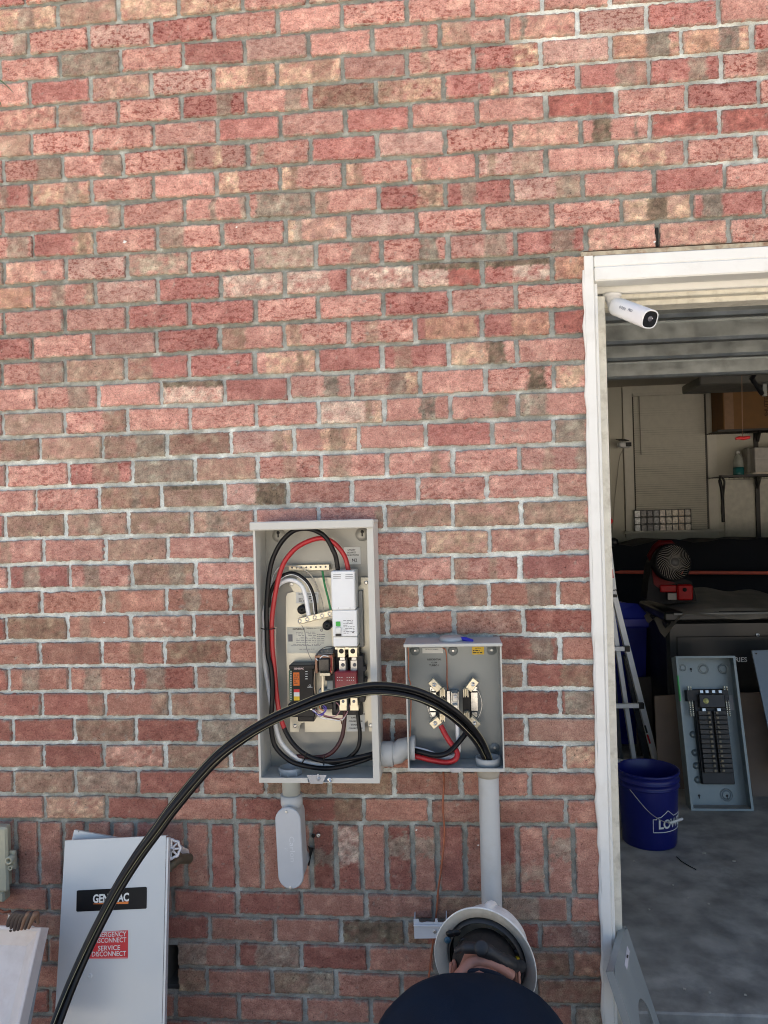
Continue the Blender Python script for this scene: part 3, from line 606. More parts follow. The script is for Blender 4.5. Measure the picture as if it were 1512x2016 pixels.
each('keyhole', BLACKP, tb, [lambda b, px=px, py=py: (b.lathe([(.0052, 0), (0, .0006)], at(px, py, -.017), (0, -1, 0), 14), b.box(at(px-1.3, py+9, -.0172), at(px+1.3, py, -.0166))) for px, py in ((547.5, 1049), (713, 1047))])
part('hood', BOXGREY, tb, lambda b: (b.box((TX0-.008, TD-.012, TZ1-.012), (TX1+.003, TD-.0025, TZ1+.013), bev=.003), b.box((TX0-.006, TD-.0024, TZ1+.0005), (TX1+.002, -.004, TZ1+.011), bev=.002)))
part('hasp', mat('hasp_zinc', (.36, .38, .41), .4, .4), tb, lambda b: (b.prism([at(x_, y_, TD-.004) for x_, y_ in ((604, 1526), (609, 1538), (611, 1543), (635, 1543), (637, 1538), (643, 1526))], (0, .003, 0)), b.cyl(at(626, 1532, TD-.006), at(626, 1524, TD-.004), .003, 8), b.lathe([(.006, 0), (.005, .004), (0, .005)], at(627, 1533, TD-.004), (0, -1, 0), 10)))
part('screw', STEEL, tb, lambda b: (screw(b, 649, 1534, TD-.004, .007, h=.007), b.cyl(at(649, 1534, TD-.008), at(651, 1540, TD-.012), .0045, 8)))
# mounting plate
PY = -.034
def plate(b):
    pts = [(563, 1175), (563, 1240), (566, 1405), (571, 1412), (571, 1441), (588, 1441), (592, 1424), (600, 1422), (600, 1441), (718, 1440), (718, 1424), (724, 1418), (727, 1440), (735, 1440), (731, 1137), (711, 1137), (711, 1150), (705, 1156), (650, 1137), (585, 1138), (585, 1145), (576, 1142), (571, 1152), (578, 1165), (566, 1168)]
    b.prism([at(x_, y_, PY) for x_, y_ in pts], (0, .003, 0))
    for px, py in ((574, 1150), (721, 1147), (581, 1429), (730, 1428)): b.cyl(at(px, py, PY+.003), at(px, py, -.011), .008, 12)
pl = part('mounting_plate', PLATE, tb, plate)
each('screw', STEEL, pl, [lambda b, px=px, py=py: screw(b, px, py, PY, .006) for px, py in ((574, 1150), (721, 1147), (581, 1429), (730, 1428))])
gb = part('ground_bar', BRASS, tb, lambda b: slab(b, 568, 1112, 648, 1123, -.045, -.012))
each('screw', INKG, gb, [lambda b, px=px: screw(b, px, 1117.5-(px-570)*.02, -.0455, .003, h=.0015) for px in (575, 584, 593, 603, 612, 622, 631, 641)])
def lugbar(b):
    a, c = at(586, 1224, -.075), at(657, 1206, -.075); u = V3(c-a).normalized(); n = Vector((0, -1, 0)); v = Vector((0, 0, 1)); v = (v-u*v.dot(u)).normalized()
    Mx = face_M((a+c)/2, u, v); b.box((-.054, -.0095, -.022), (.054, .0095, .0), M=Mx, bev=.002)
nb = part('neutral_lug_bar', BRASS, tb, lugbar)
each('screw', INKG, nb, [lambda b, i=i: b.lathe([(.0058, 0), (.0058, .001), (.004, .0012), (.0035, -.001), (0, -.001)], at(590+i*14.7, 1223-i*3.6, -.0755), (0, -1, 0), 14) for i in range(5)])
each('screw_rim', STEEL, nb, [lambda b, i=i: b.tube([at(590+i*14.7, 1223-i*3.6, -.0762)+np.array([.0055*math.cos(t), 0, .0055*math.sin(t)]) for t in np.linspace(0, 2*PI, 15)[:-1]], .0012, 6, closed=True) for i in range(5)])
each('standoff', BLACKP, tb, [lambda b, px=px, py=py: b.lathe([(.014, 0), (.014, .03), (.011, .034), (.004, .034)], at(px, py, -.035), (0, -1, 0), 18) for px, py in ((598, 1198), (647, 1229))])
# breaker
BF = -.120
bk = part('breaker', LBREAK, tb, lambda b: (slab(b, 652, 1124, 699, 1201, BF, -.036, bev=.003), slab(b, 654.5, 1201.6, 703, 1253, BF+.002, -.036, bev=.002), slab(b, 656, 1253.6, 703.5, 1273, BF+.008, -.036, bev=.002),
      [slab(b, 656+k*24, 1130+3.2*j, 672+k*24, 1131.2+3.2*j, BF-.0006, BF, bev=0) for k in (0, 1) for j in range(0, 0)]))
part('vent_slots', INKG, bk, lambda b: [slab(b, 656+k*24, 1131+3.4*j, 671+k*24, 1132+3.4*j, BF-.0005, BF, bev=0) for k in (0, 1) for j in range(3)])
part('status_flag', GRNL, bk, lambda b: slab(b, 661, 1224, 670, 1233, BF-.0015, BF+.001))
part('toggle', LABELW, bk, lambda b: slab(b, 660.5, 1235, 671, 1247, BF-.006, BF+.001, bev=.001))
part('toggle_label', INK, bk, lambda b: slab(b, 660.5, 1248, 672, 1252.5, BF-.0012, BF+.001, bev=0))
lines('lettering', INKG, bk, 676, 1220, 698, 1248, BF+.0012, 9, 5, .16)
each('seal_dot', INK, bk, [lambda b, x_=x_, y_=y_, r_=r_: b.lathe([(r_, 0), (0, .001)], at(x_, y_, BF), (0, -1, 0), 10) for x_, y_, r_ in ((695, 1245, .0022), (666, 1197, .0012), (689, 1197, .0012))])
lt = part('line_terminal', BRASS, tb, lambda b: (slab(b, 659, 1274, 704, 1279, -.108, -.05, bev=.001), slab(b, 664.5, 1275, 679, 1294, -.112, -.06), slab(b, 686, 1275, 703, 1294, -.112, -.06)))
part('lug_hole', BLACKP, lt, lambda b: [b.lathe([(.0072, 0), (.006, .0006), (0, .0004)], at(x_, 1282, -.1125), (0, -1, 0), 16) for x_ in (672, 694.5)])
part('contactor', mat('contactor_black', (.02, .02, .022), .5, var=.3), tb, lambda b: (slab(b, 652, 1276, 712, 1408, -.055, -.036, bev=.002), slab(b, 703, 1290, 716, 1352, -.085, -.045, bev=.002), slab(b, 655, 1296, 660, 1400, -.085, -.045), slab(b, 681, 1294, 685, 1400, -.09, -.045),
      slab(b, 714, 1312, 720, 1322, -.085, -.05), slab(b, 708, 1334, 722, 1345, -.07, -.05), slab(b, 706, 1372, 718, 1382, -.07, -.04)))
for x_ in (667, 690):
    t_ = part('terminal_clamp', STEEL, tb, lambda b, x_=x_: (slab(b, x_, 1300, x_+14, 1320, -.082, -.056, bev=.001), slab(b, x_+2, 1294, x_+12, 1300, -.078, -.056)))
    part('screw', INKG, t_, lambda b, x_=x_: b.lathe([(.0055, 0), (.005, .0012), (.002, .0006), (0, .0012)], at(x_+8, 1309, -.0825), (0, -1, 0), 14))
mc = part('maroon_cover', mat('maroon_cover', (.22, .012, .025), .3, var=.08), tb, lambda b: slab(b, 659, 1322, 703, 1356, -.105, -.057, bev=.003))
part('printed_marks', LABELW, mc, lambda b: [slab(b, 664+i*4.2+(6 if i > 2 else 0), 1333+j*5.5, 665.6+i*4.2+(6 if i > 2 else 0), 1334.4+j*5.5, -.1056, -.105, bev=0) for i in range(7) for j in range(2)])
for x_ in (669, 690):
    t_ = part('load_terminal', BRASS, tb, lambda b, x_=x_: (slab(b, x_, 1374, x_+14, 1390, -.09, -.057), slab(b, x_-1, 1388, x_+16, 1399, -.086, -.057)))
    part('screw', INKG, t_, lambda b, x_=x_: b.lathe([(.0045, 0), (.004, .0012), (.002, .0006), (0, .0012)], at(x_+6.5, 1381, -.0905), (0, -1, 0), 14))
part('side_bracket', mat('bracket_grey', (.22, .23, .23), .45, .5), tb, lambda b: slab(b, 706.5, 1163, 715, 1274, -.055, -.036, bev=.001))
# controller
ct = part('controller', BLACKP, tb, lambda b: (slab(b, 575, 1311, 617, 1384, -.085, -.036, bev=.002), slab(b, 569, 1309, 620, 1318, -.09, -.036, bev=.002), slab(b, 567, 1386, 620, 1412, -.075, -.036, bev=.002), slab(b, 586, 1405, 619, 1421, -.07, -.036, bev=.003)))
part('orange_label', ORG_M, ct, lambda b: slab(b, 577.5, 1324, 589.5, 1350, -.0858, -.085, bev=0))
lines('lettering', INK, ct, 579, 1327, 588, 1347, -.0864, 5, 9, .2)
part('warning_label', [REDL, LABELW, YEL], ct, lambda b: (slab(b, 578.5, 1357, 589.5, 1363, -.0858, -.085, 0, bev=0), slab(b, 578.5, 1363, 589.5, 1371, -.0858, -.085, 1, bev=0), slab(b, 578.5, 1371, 589.5, 1379, -.0858, -.085, 2, bev=0)))
part('terminal_strip', mat('green_terminal', (.03, .12, .06), .5), ct, lambda b: slab(b, 569.5, 1320, 575.5, 1380, -.07, -.037, bev=0))
part('terminal_screws', LABELW, ct, lambda b: [slab(b, 571.5, 1322+i*3.4, 574, 1323.6+i*3.4, -.0708, -.07, bev=0) for i in range(17)])
part('indicator_marks', LABELW, ct, lambda b: ([slab(b, 601, 1321.5+i*4.8, 605.5, 1322.8+i*4.8, -.0856, -.085, bev=0) for i in range(4)], b.tube([at(610, 1350, -.0858)+np.array([.003*math.cos(t), 0, .003*math.sin(t)]) for t in np.linspace(0, 6.28, 9)[:-1]], .0006, 5, closed=True), slab(b, 605, 1352.3, 615, 1353.4, -.0856, -.085, bev=0)))
part('lower_terminals', STEEL, ct, lambda b: [slab(b, 582+i*9.5, 1389+((i*37) % 5), 586+i*9.5, 1395+((i*29) % 6), -.0775, -.075, bev=.0005) for i in range(4)])
text_mesh('GENERAC', .0070, WALLM(at(588.5, 1316.5, -.0906)), 'brand_lettering', mat('label_pinkwhite', (.75, .55, .5), .5), ct, bold=.03, sx=.95)
# coil
ch = part('coil_frame', mat('coil_frame_copper', (.30, .17, .11), .45, .4), tb, lambda b: (slab(b, 620, 1291, 625, 1326, -.095, -.05), slab(b, 650, 1290, 656, 1326, -.095, -.05), slab(b, 621, 1290, 655, 1295, -.097, -.05)))
part('coil', mat('coil_black', (.012, .012, .012), .2), ch, lambda b: slab(b, 625.5, 1296, 649.5, 1323, -.104, -.045, bev=.004))
part('plunger', BRASS, ch, lambda b: (slab(b, 629, 1325, 650, 1331, -.10, -.06), b.cyl(at(635.5, 1330, -.095), at(635.5, 1362, -.095), .0045, 12)))
part('top_plate', mat('coil_top', (.06, .07, .09), .3), ch, lambda b: b.prism([at(621, 1290, -.097), at(655, 1287, -.097), at(657, 1277, -.05), at(630, 1280, -.05)], (0, 0, .002)))
part('relay', mat('relay_clear', (.20, .25, .27), .25), tb, lambda b: (slab(b, 627, 1358, 652, 1380, -.07, -.037, bev=.002), slab(b, 644, 1340, 656, 1362, -.065, -.037)))
part('relay_socket', BLACKP, tb, lambda b: slab(b, 632, 1384, 656, 1397, -.08, -.037, bev=.002)); part('contact_block', BLACKP, tb, lambda b: slab(b, 640, 1328, 655, 1340, -.08, -.037))
# labels and printing inside the box
lab = part('source_label', LABELW, tb, lambda b: slab(b, 677, 1077, 710, 1111, -.0118, -.0107, bev=0))
for tx, py, sz in (('UTILITY', 1083, .0068), ('SOURCE', 1088, .0068), ('CONNECTIONS', 1093, .0062)): text_mesh(tx, sz, WALLM(at(692, py, -.0122)), 'lettering', INK, lab, bold=.02)
text_mesh('N2', .013, WALLM(at(698, 1103, -.0122)), 'lettering', INK, lab, bold=.015)
lab = part('neutral_label', LABELW, tb, lambda b: slab(b, 583, 1166, 627, 1187, PY-.0008, PY-.0001, bev=0))
text_mesh('NEUTRAL CONNECTIONS', .0048, WALLM(at(605, 1169.5, PY-.0012)), 'lettering', INK, lab, bold=.02)
lines('lettering', INK, lab, 588, 1173, 622, 1185, PY-.0012, 3, 2, .25)
lab = part('data_label', mat('label_cream', (.62, .62, .53), .5), tb, lambda b: slab(b, 565, 1234, 653, 1286, PY-.0008, PY-.0001, bev=0))
text_mesh('GENERAC', .0076, WALLM(at(588, 1238.5, PY-.0012)), 'brand_lettering', INK, lab, bold=.03, sx=1.1)
text_mesh('TRANSFER SWITCH DATA', .0048, WALLM(at(621, 1237, PY-.0012)), 'lettering', INK, lab, bold=.01)
lines('lettering', INKG, lab, 583, 1243, 622, 1266, PY-.0012, 7, 3, .14); lines('lettering', INKG, lab, 624, 1247, 640, 1268, PY-.0012, 5, 4, .14); lines('lettering', INKG, lab, 573, 1268, 632, 1272, PY-.0012, 2, 8, .2); lines('lettering', INKG, lab, 585, 1277, 626, 1279, PY-.0012, 1, 8, .25)
part('printed_block', INKG, lab, lambda b: slab(b, 567.5, 1249, 576, 1263, PY-.0012, PY-.0009, bev=0)); part('approval_mark', INKG, lab, lambda b: (b.tube([at(633, 1241, PY-.0012)+np.array([.0035*math.cos(t), 0, .0035*math.sin(t)]) for t in np.linspace(0, 6.28, 11)[:-1]], .0008, 5, closed=True)))
lab = part('supply_label', LABELW, tb, lambda b: slab(b, 682, 1402, 718, 1440, PY-.0008, PY-.0001, bev=0))
for tx, py in (('GENERATOR SOURCE', 1406), ('SUPPLY  E2', 1413), ('CONNECTIONS', 1420), ('(LOAD)  T2', 1427), ('CONNECTIONS', 1434)): text_mesh(tx, .0058, WALLM(at(700, py, PY-.0012)), 'lettering', INK, lab, bold=.03)
# wiring of the box (each wire is its own part)
def wire(name, m, parent, pts, r, n=6, nn=10, cap=True): return part(name, m, parent, lambda b: b.tube(spline([at(*p) for p in pts], n), r, nn, 0, cap))
def withY(l, Ys):
    n = len(l); return [(p[0], p[1], float(np.interp(i/(n-1), np.linspace(0, 1, len(Ys)), Ys))) for i, p in enumerate(l)]
RC = .0072
wire('black_feeder_cable', RUBBER, tb, withY(z1([(1005, 640), (985, 500), (960, 420), (880, 270), (780, 195), (650, 165), (520, 195), (400, 310), (310, 480), (270, 650), (250, 850), (240, 1050), (245, 1250), (255, 1500)], 0)+z2([(290, 250), (305, 450), (298, 650), (290, 800), (300, 960), (350, 1100), (500, 1235), (680, 1290), (860, 1312), (1050, 1290), (1250, 1232), (1340, 1200)], 0)+[(746, 1487, 0), (775, 1486, 0), (805, 1481, 0)], [-.085, -.105, -.09, -.10, -.11, -.10, -.08, -.06]), RC)
rf = wire('red_feeder_cable', REDC, tb, withY(z1([(1118, 640), (1080, 480), (1010, 370), (930, 300), (830, 268), (700, 295), (560, 370), (450, 490), (390, 620), (350, 780), (320, 950), (298, 1150), (300, 1350)], 0)+z2([(305, 50), (330, 300), (345, 500), (370, 680), (400, 800), (430, 885)], 0), [-.08, -.10, -.095, -.095, -.10]), RC)
wire('taped_feeder_cable', RUBBER, tb, withY(z2([(428, 880), (450, 930), (510, 1030), (620, 1140), (760, 1212), (900, 1237), (1100, 1215), (1300, 1175)], 0)+[(746, 1481, 0), (775, 1482, 0), (805, 1484, 0)], [-.10, -.105, -.09, -.06]), RC)
wire('white_neutral_cable', WHITEC, tb, withY(z1([(690, 1085), (680, 1030), (665, 930), (630, 800), (570, 735), (490, 712), (410, 735), (350, 790), (270, 900), (215, 1050), (198, 1200), (200, 1350)], 0)+z2([(205, 20), (230, 250), (262, 450), (285, 600), (320, 780), (370, 980), (430, 1080), (530, 1180), (640, 1240), (850, 1278), (1000, 1282)], 0), [-.07, -.075, -.06, -.07, -.085, -.08, -.07]), .0068)
bw = wire('black_neutral_cable', RUBBER, tb, withY(z1([(765, 1075), (745, 900), (690, 760), (600, 672), (510, 640), (420, 665), (340, 735), (285, 850), (262, 1000)], 0), [-.07, -.08, -.075, -.07]), .0058)
wire('white_tracer_stripe', WHITEC, bw, withY(z1([(750, 1075), (728, 900), (675, 765), (590, 685), (510, 655), (425, 680), (350, 745)], 0), [-.076, -.086, -.082, -.077]), .0012, nn=6)
wire('thin_beige_wire', mat('beige_wire', (.50, .45, .36), .5), tb, withY(z1([(850, 1050), (830, 940), (790, 810), (720, 670), (620, 595), (500, 562), (400, 580), (320, 660)], 0), [-.06, -.06, -.05]), .0019, nn=6)
wire('thin_white_wire', WHITEC, tb, withY(z1([(690, 600), (600, 575), (480, 555), (380, 575), (310, 680), (290, 820)], 0), [-.04, -.05, -.05]), .0016, nn=6)
wire('green_wire', GREENC, tb, withY(z1([(835, 615), (860, 760), (900, 920), (930, 1060)], 0), [-.045, -.06, -.07]), .0032)
wire('braided_white_wire', mat('braid', (.50, .42, .34), .6, bump=.6, bs=500), tb, withY(z1([(335, 1210), (330, 1350), (335, 1500)], 0)+z2([(330, 60), (352, 300), (352, 480), (370, 620)], 0), [-.08, -.085, -.09]), .0034, nn=8)
wire('maroon_generator_cable', MAROON, tb, withY(z2([(1075, 700), (1068, 830), (1045, 970), (985, 1090), (890, 1170), (750, 1195), (600, 1182), (560, 1185)], 0), [-.07, -.09, -.07]), .0062)
wire('black_generator_cable', RUBBER, tb, withY(z2([(1208, 700), (1222, 830), (1235, 960), (1215, 1090), (1150, 1170), (1050, 1230), (900, 1270)], 0), [-.07, -.085, -.07]), .0060)
wire('thin_grey_wire', INKG, tb, withY(z1([(615, 1190), (650, 1270), (660, 1400), (690, 1500)], 0)+z2([(760, 250), (745, 400), (750, 600)], 0), [-.06, -.07, -.06]), .0009, nn=5)
wire('thin_black_wire', INK, tb, withY(z2([(770, 120), (820, 50), (890, 15), (960, 20)], 0), [-.1, -.1]), .001, nn=5)
PURP = mat('purple_wire', (.13, .09, .40), .45)
for k, (c_, l) in enumerate(((PURP, [(700, 660), (760, 720), (830, 740), (880, 680), (850, 640)]), (PURP, [(740, 690), (800, 740), (860, 700), (840, 650)]), (PURP, [(720, 640), (790, 750), (850, 730), (870, 650)]),
        (mat('pink_wire', (.45, .22, .25), .5), [(700, 650), (850, 740), (960, 760), (1020, 700), (1010, 640), (970, 600)]), (mat('pink_wire', (.45, .22, .25), .5), [(840, 750), (980, 780), (1060, 770), (1110, 690), (1130, 620)]),
        (WHITEC, [(690, 680), (750, 700), (820, 770), (930, 790), (1040, 800), (1100, 720)]), (mat('brown_wire', (.16, .06, .04), .5), [(850, 760), (950, 780), (1030, 800), (1040, 840)]), (mat('orange_wire', (.6, .2, .05), .5), [(800, 640), (815, 680), (850, 700)]))):
    wire('thin_control_wire', c_, tb, withY(z2(l, 0), [-.07, -.085, -.08]), .0014, nn=6)
for c_, l in ((mat('copper_lead', (.35, .16, .1), .4, .3), [(935, 100), (945, 180), (935, 300)]), (REDC, [(925, 110), (930, 200), (920, 290)]), (mat('tan_lead', (.4, .3, .2), .5), [(755, 280), (748, 420), (758, 520)]), (WHITEC, [(765, 140), (790, 160), (840, 115), (900, 120)])):
    wire('coil_lead', c_, tb, withY(z2(l, 0), [-.1, -.1]), .0014, nn=6)
for l in ([(182, 1225), (250, 1240), (335, 1225)],): wire('cable_tie', BLACKP, tb, withY(z1(l, 0), [-.10, -.118, -.105]), .0016, nn=6)
for l in ([(660, 1140), (650, 1200), (620, 1255)], [(858, 1175), (850, 1230), (850, 1275)]): wire('cable_tie', BLACKP, tb, withY(z2(l, 0), [-.12, -.118, -.10]), .002, nn=6)
def ring(b, c, axis, r1, r2, h, n=28, teeth=0):
    b.lathe([(r2, 0), (r1, 0), (r1, h), (r2, h), (r2, 0)], c, axis, n)
LBX = at(567, 1500, -.08)[0]
part('locknut', PVC, tb, lambda b: (ring(b, (LBX+.005, -.075, TZ0+.003), (0, 0, 1), .034, .028, .02), [b.box((LBX+.005+.0335*math.cos(t)-.002, -.075+.0335*math.sin(t)-.002, TZ0+.003), (LBX+.005+.0335*math.cos(t)+.002, -.075+.0335*math.sin(t)+.002, TZ0+.019)) for t in np.linspace(0, 6.28, 9)]))
# ------------------------------------------------------------------ conduit body under the box
lb = thing('conduit_elbow', (LBX, -.07, .55), 'grey oval conduit elbow body hanging below the tall electrical box', 'conduit body')
cx = LBX+.007
part('coupling', mat('coupling_grey', (.40, .42, .39), .5, var=.05), lb, lambda b: b.lathe([(.0, 0), (.030, 0), (.030, -.018), (.027, -.022), (.027, -.058), (0, -.058)][0:], (cx, -.075, TZ0-.001), (0, 0, 1), 32))
part('hub', PVC, lb, lambda b: b.lathe([(0, 0), (.0325, 0), (.0325, -.028), (.029, -.036), (0, -.036)], (cx, -.075, TZ0-.0585), (0, 0, 1), 32))
LF = -.128
cA, cB = at(566.5, 1615, LF), at(572.5, 1725, LF)
def stadium(cA, cB, r, Y, n=14):
    a, c = V3(cA), V3(cB); a.y = c.y = Y; u = (a-c).normalized(); v = u.cross(Vector((0, 1, 0)))
    return [a+u*(r*math.sin(t))+v*(r*math.cos(t)) for t in np.linspace(0, PI, n)]+[c+u*(r*math.sin(t))+v*(r*math.cos(t)) for t in np.linspace(PI, 2*PI, n)]
def lbbody(b):
    p = stadium(cA, cB, .0345, LF+.006); q = stadium(cA, cB, .0335, -.045); b.add(p+q, [tuple(range(len(p)))[::-1], tuple(range(len(p), 2*len(p)))]+[(i, (i+1) % len(p), (i+1) % len(p)+len(p), i+len(p)) for i in range(len(p))], 0, False)
    c = V3(cB); b.lathe([(0, -.0), (.03, 0), (.03, .06), (0, .06)], (c.x+.002, -.05, c.z), (0, 1, 0), 24)
part('body', PVC, lb, lbbody)
def lbcover(b):
    p = stadium(cA, cB, .0375, LF+.0055); q = stadium(cA, cB, .0375, LF+.0015); r = stadium(cA, cB, .0350, LF-.001)
    n = len(p); b.add(p+q+r, [tuple(range(2*n, 3*n))]+[(i, (i+1) % n, (i+1) % n+n, i+n) for i in range(n)]+[(i+n, (i+1) % n+n, (i+1) % n+2*n, i+2*n) for i in range(n)])
cv = part('cover', mat('conduit_cover', (.47, .50, .53), .33, .1, var=.03), lb, lbcover)
each('screw', STEEL, cv, [lambda b: screw(b, 564, 1598, LF-.001, .0045), lambda b: screw(b, 572, 1747, LF-.001, .0045)])
mm = face_M(at(575, 1672, LF-.0012), V3(cB)-V3(cA), Vector((1, 0, .05)))
text_mesh('Carlon', .021, mm, 'embossed_lettering', mat('emboss_light', (.58, .61, .64), .35), cv, sx=1.3)
text_mesh('2"', .011, face_M(at(563, 1672, LF-.0012), V3(cB)-V3(cA), Vector((1, 0, .05))), 'embossed_lettering', mat('emboss_light', (.58, .61, .64), .35), cv)
# small wall fixings
s_ = MB(); screw(s_, 627, 1644, -.004, .007, h=.006); tag(s_.build('wall_screw', STEEL), 'single steel screw head in an upright brick right of the conduit elbow', 'screw')
s_ = MB(); s_.lathe([(.006, 0), (.006, .002), (.003, .001), (0, .001)], at(617, 1645, -.003), (0, -1, 0), 12); tag(s_.build('wall_anchor', BLACKP), 'tiny black wall anchor beside the screw right of the conduit elbow', 'anchor')
# ------------------------------------------------------------------ meter socket box
MX0, MX1, MZ0, MZ1, MD = 1.1655, 1.4405, .9445, 1.3065, -.120
mb_ = thing('meter_socket_box', ((MX0+MX1)/2, -.06, MZ0), 'small open dark grey meter socket box beside the doorway, with red and black cables', 'meter box')
part('enclosure', mat('meter_shell', (.42, .44, .43), .4, .2, var=.05), mb_, lambda b: shell(b, MX0, MX1, MZ0, MZ1, MD, lipl=.0035, lipr=.0035, lipb=.009, notch=(at(886, 1515, MD)[0], at(908, 1515, MD)[0])))
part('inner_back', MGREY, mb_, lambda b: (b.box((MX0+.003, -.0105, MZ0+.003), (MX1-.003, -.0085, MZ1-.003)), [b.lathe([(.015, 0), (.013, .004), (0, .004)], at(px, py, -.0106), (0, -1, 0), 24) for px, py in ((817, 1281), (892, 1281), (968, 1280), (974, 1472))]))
each('screw', STEEL, mb_, [lambda b, px=px, py=py: screw(b, px, py, -.0146, .0045) for px, py in ((817, 1281), (892, 1281), (968, 1280), (974, 1472))])
part('top_flange', mat('meter_shell', (.42, .44, .43), .4, .2), mb_, lambda b: (b.box((MX0-.004, MD-.010, MZ1-.004), (MX1+.003, MD-.0022, MZ1+.006), bev=.0015), b.box((MX0-.003, MD-.0021, MZ1+.0005), (MX1+.002, -.004, MZ1+.005), bev=.001)))
part('hub_closing_plate', mat('closing_plate', (.46, .48, .47), .4, .3), mb_, lambda b: b.lathe([(0, .010), (.034, .010), (.038, .004), (.038, 0)], (1.30, -.06, MZ1+.0055), (0, 0, 1), 32))
part('latch_tab', mat('hasp_zinc', (.36, .38, .41), .4, .4), mb_, lambda b: b.prism([at(x_, y_, MD-.003) for x_, y_ in ((884, 1512), (889, 1521), (905, 1521), (910, 1512))], (0, .002, 0)))
lab = part('white_label', LABELW, mb_, lambda b: slab(b, 831.5, 1276, 872, 1286, -.0115, -.0107, bev=0)); text_mesh('CATALOG NUMBER', .0045, WALLM(at(850, 1278.5, -.0119)), 'lettering', INKG, lab, bold=.01)
lab = part('yellow_label', YEL, mb_, lambda b: slab(b, 929.5, 1273, 953, 1288.5, -.0115, -.0107, bev=0))
text_mesh('NOTICE', .0045, WALLM(at(941, 1276.5, -.0119)), 'lettering', INK, lab, bold=.02); lines('lettering', INK, lab, 931, 1279, 951, 1287, -.0119, 2, 3, .25)
ibk = [o for o in mb_.children if o.name.startswith('inner_back')][0]
for tx, py, sz in (('RESIDENTIAL', 1298.5, .0072), ('CL 200', 1304.5, .0058), ('TURBO 1', 1310, .0075)): text_mesh(tx, sz, WALLM(at(855, py, -.0109)), 'lettering', INK, ibk, bold=.03)
wire('copper_bond_wire', COPPER, mb_, [(871, 1275, -.02), (878, 1282, -.022), (880, 1310, -.02), (880, 1340, -.02), (882, 1360, -.025)], .0019)
wire('copper_bond_wire', COPPER, mb_, [(803, 1274, -.10), (804, 1300, -.10), (804, 1330, -.10), (809, 1352, -.10), (809, 1390, -.10), (808, 1420, -.10), (807, 1450, -.10)], .0019)
# jaws
JY = -.055
each('jaw_ring', STEEL, mb_, [lambda b, a0=a0, a1=a1: b.tube([at(895, 1386, -.035)+np.array([.081*math.cos(t), 0, .075*math.sin(t)]) for t in np.linspace(a0, a1, 16)], .0013, 6) for a0, a1 in ((-.62, .62), (PI-.62, PI+.62))])
for sx_, xx in ((-1, 868), (1, 918)):
    part('jaw_block', BLACKP, mb_, lambda b, xx=xx: slab(b, xx-7, 1362, xx+9, 1412, -.04, -.011, bev=.002))
    x_s = xx-18 if sx_ < 0 else xx+14
    part('side_bracket', STEEL, mb_, lambda b, x_s=x_s: (slab(b, x_s-5, 1363, x_s+9, 1400, -.032, -.020, bev=.001), slab(b, x_s-3, 1402, x_s+8, 1412, -.030, -.02), slab(b, x_s-4, 1352, x_s+8, 1361, -.03, -.02)))
for (lx, ly, jx, jy, an) in ((855, 1348, 871, 1365, -45), (931, 1347, 917, 1365, 45), (857, 1424, 871, 1413, 45), (934, 1424, 919, 1411, -45)):
    def jaw(b, lx=lx, ly=ly, jx=jx, jy=jy, an=an):
        a, c = at(lx, ly, JY), at(jx, jy, JY); u = V3(a-c).normalized(); v = Vector((0, -1, 0)).cross(u)
        Mx = face_M((a*.55+c*.45), u, u.cross(Vector((0, -1, 0)))*-1)
        L = (V3(a)-V3(c)).length
        b.box((-L*.2, -.0115, -.014), (L*.5+.014, .0115, 0), M=Mx, bev=.0015)
        X0, X1, Z0_, Z1_ = rect_px(jx-5.5, jy-8, jx+5.5, jy+8, -.065)
        b.box((X0, -.066, Z0_), (X0+.004, -.035, Z1_), bev=.001); b.box((X1-.004, -.066, Z0_), (X1, -.035, Z1_), bev=.001); b.box((X0+.0042, -.045, Z0_), (X1-.0042, -.035, Z1_)); b.box((X0+.006, -.064, Z0_), (X0+.008, -.046, Z1_))
    j = part('meter_jaw', BRASS, mb_, jaw)
    part('screw', STEEL, j, lambda b, lx=lx, ly=ly: b.lathe([(.0065, 0), (.0062, .0022), (.0035, .0022), (.003, .0008), (0, .0008)], at(lx, ly, JY-.0002), (0, -1, 0), 18))
nt_ = part('neutral_block', ALU, mb_, lambda b: (slab(b, 888, 1362, 904, 1403, -.04, -.011, bev=.001), slab(b, 880, 1360, 887, 1404, -.03, -.011, bev=.001), slab(b, 890, 1364, 902, 1382, -.058, -.04, bev=.0015), slab(b, 890, 1388, 902, 1402, -.058, -.04, bev=.0015)))
each('screw', STEEL, nt_, [lambda b, y_=y_: b.lathe([(.0055, 0), (.005, .002), (.003, .002), (.0025, .0008), (0, .0008)], at(896, y_, -.0582), (0, -1, 0), 16) for y_ in (1371, 1396)])
wire('red_cable', REDC, mb_, withY(z3([(715, 1110), (760, 1200), (815, 1290), (870, 1360), (898, 1420), (880, 1480), (820, 1512), (740, 1515), (600, 1490), (470, 1455), (380, 1440)], 0), [-.055, -.07, -.085, -.08, -.07]), .0080, nn=12)
wire('black_cable', RUBBER, mb_, withY(z3([(1050, 1140), (990, 1200), (900, 1310), (820, 1392), (740, 1432), (640, 1438), (540, 1415), (440, 1390), (370, 1385)], 0), [-.055, -.075, -.095, -.085, -.07]), .0078, nn=12)
wire('white_cable', WHITEC, mb_, withY(z3([(895, 1000), (900, 1150), (905, 1280), (915, 1380), (880, 1440), (800, 1465), (700, 1450), (600, 1410), (520, 1385), (430, 1365)], 0), [-.045, -.05, -.06, -.065]), .0062, nn=12)
SX = at(813, 1473, -.07)
part('side_locknut', PVC, mb_, lambda b: (ring(b, (MX0+.0025, -.066, SX[2]), (1, 0, 0), .036, .029, .016)))
HBX = at(961, 1500, -.07)
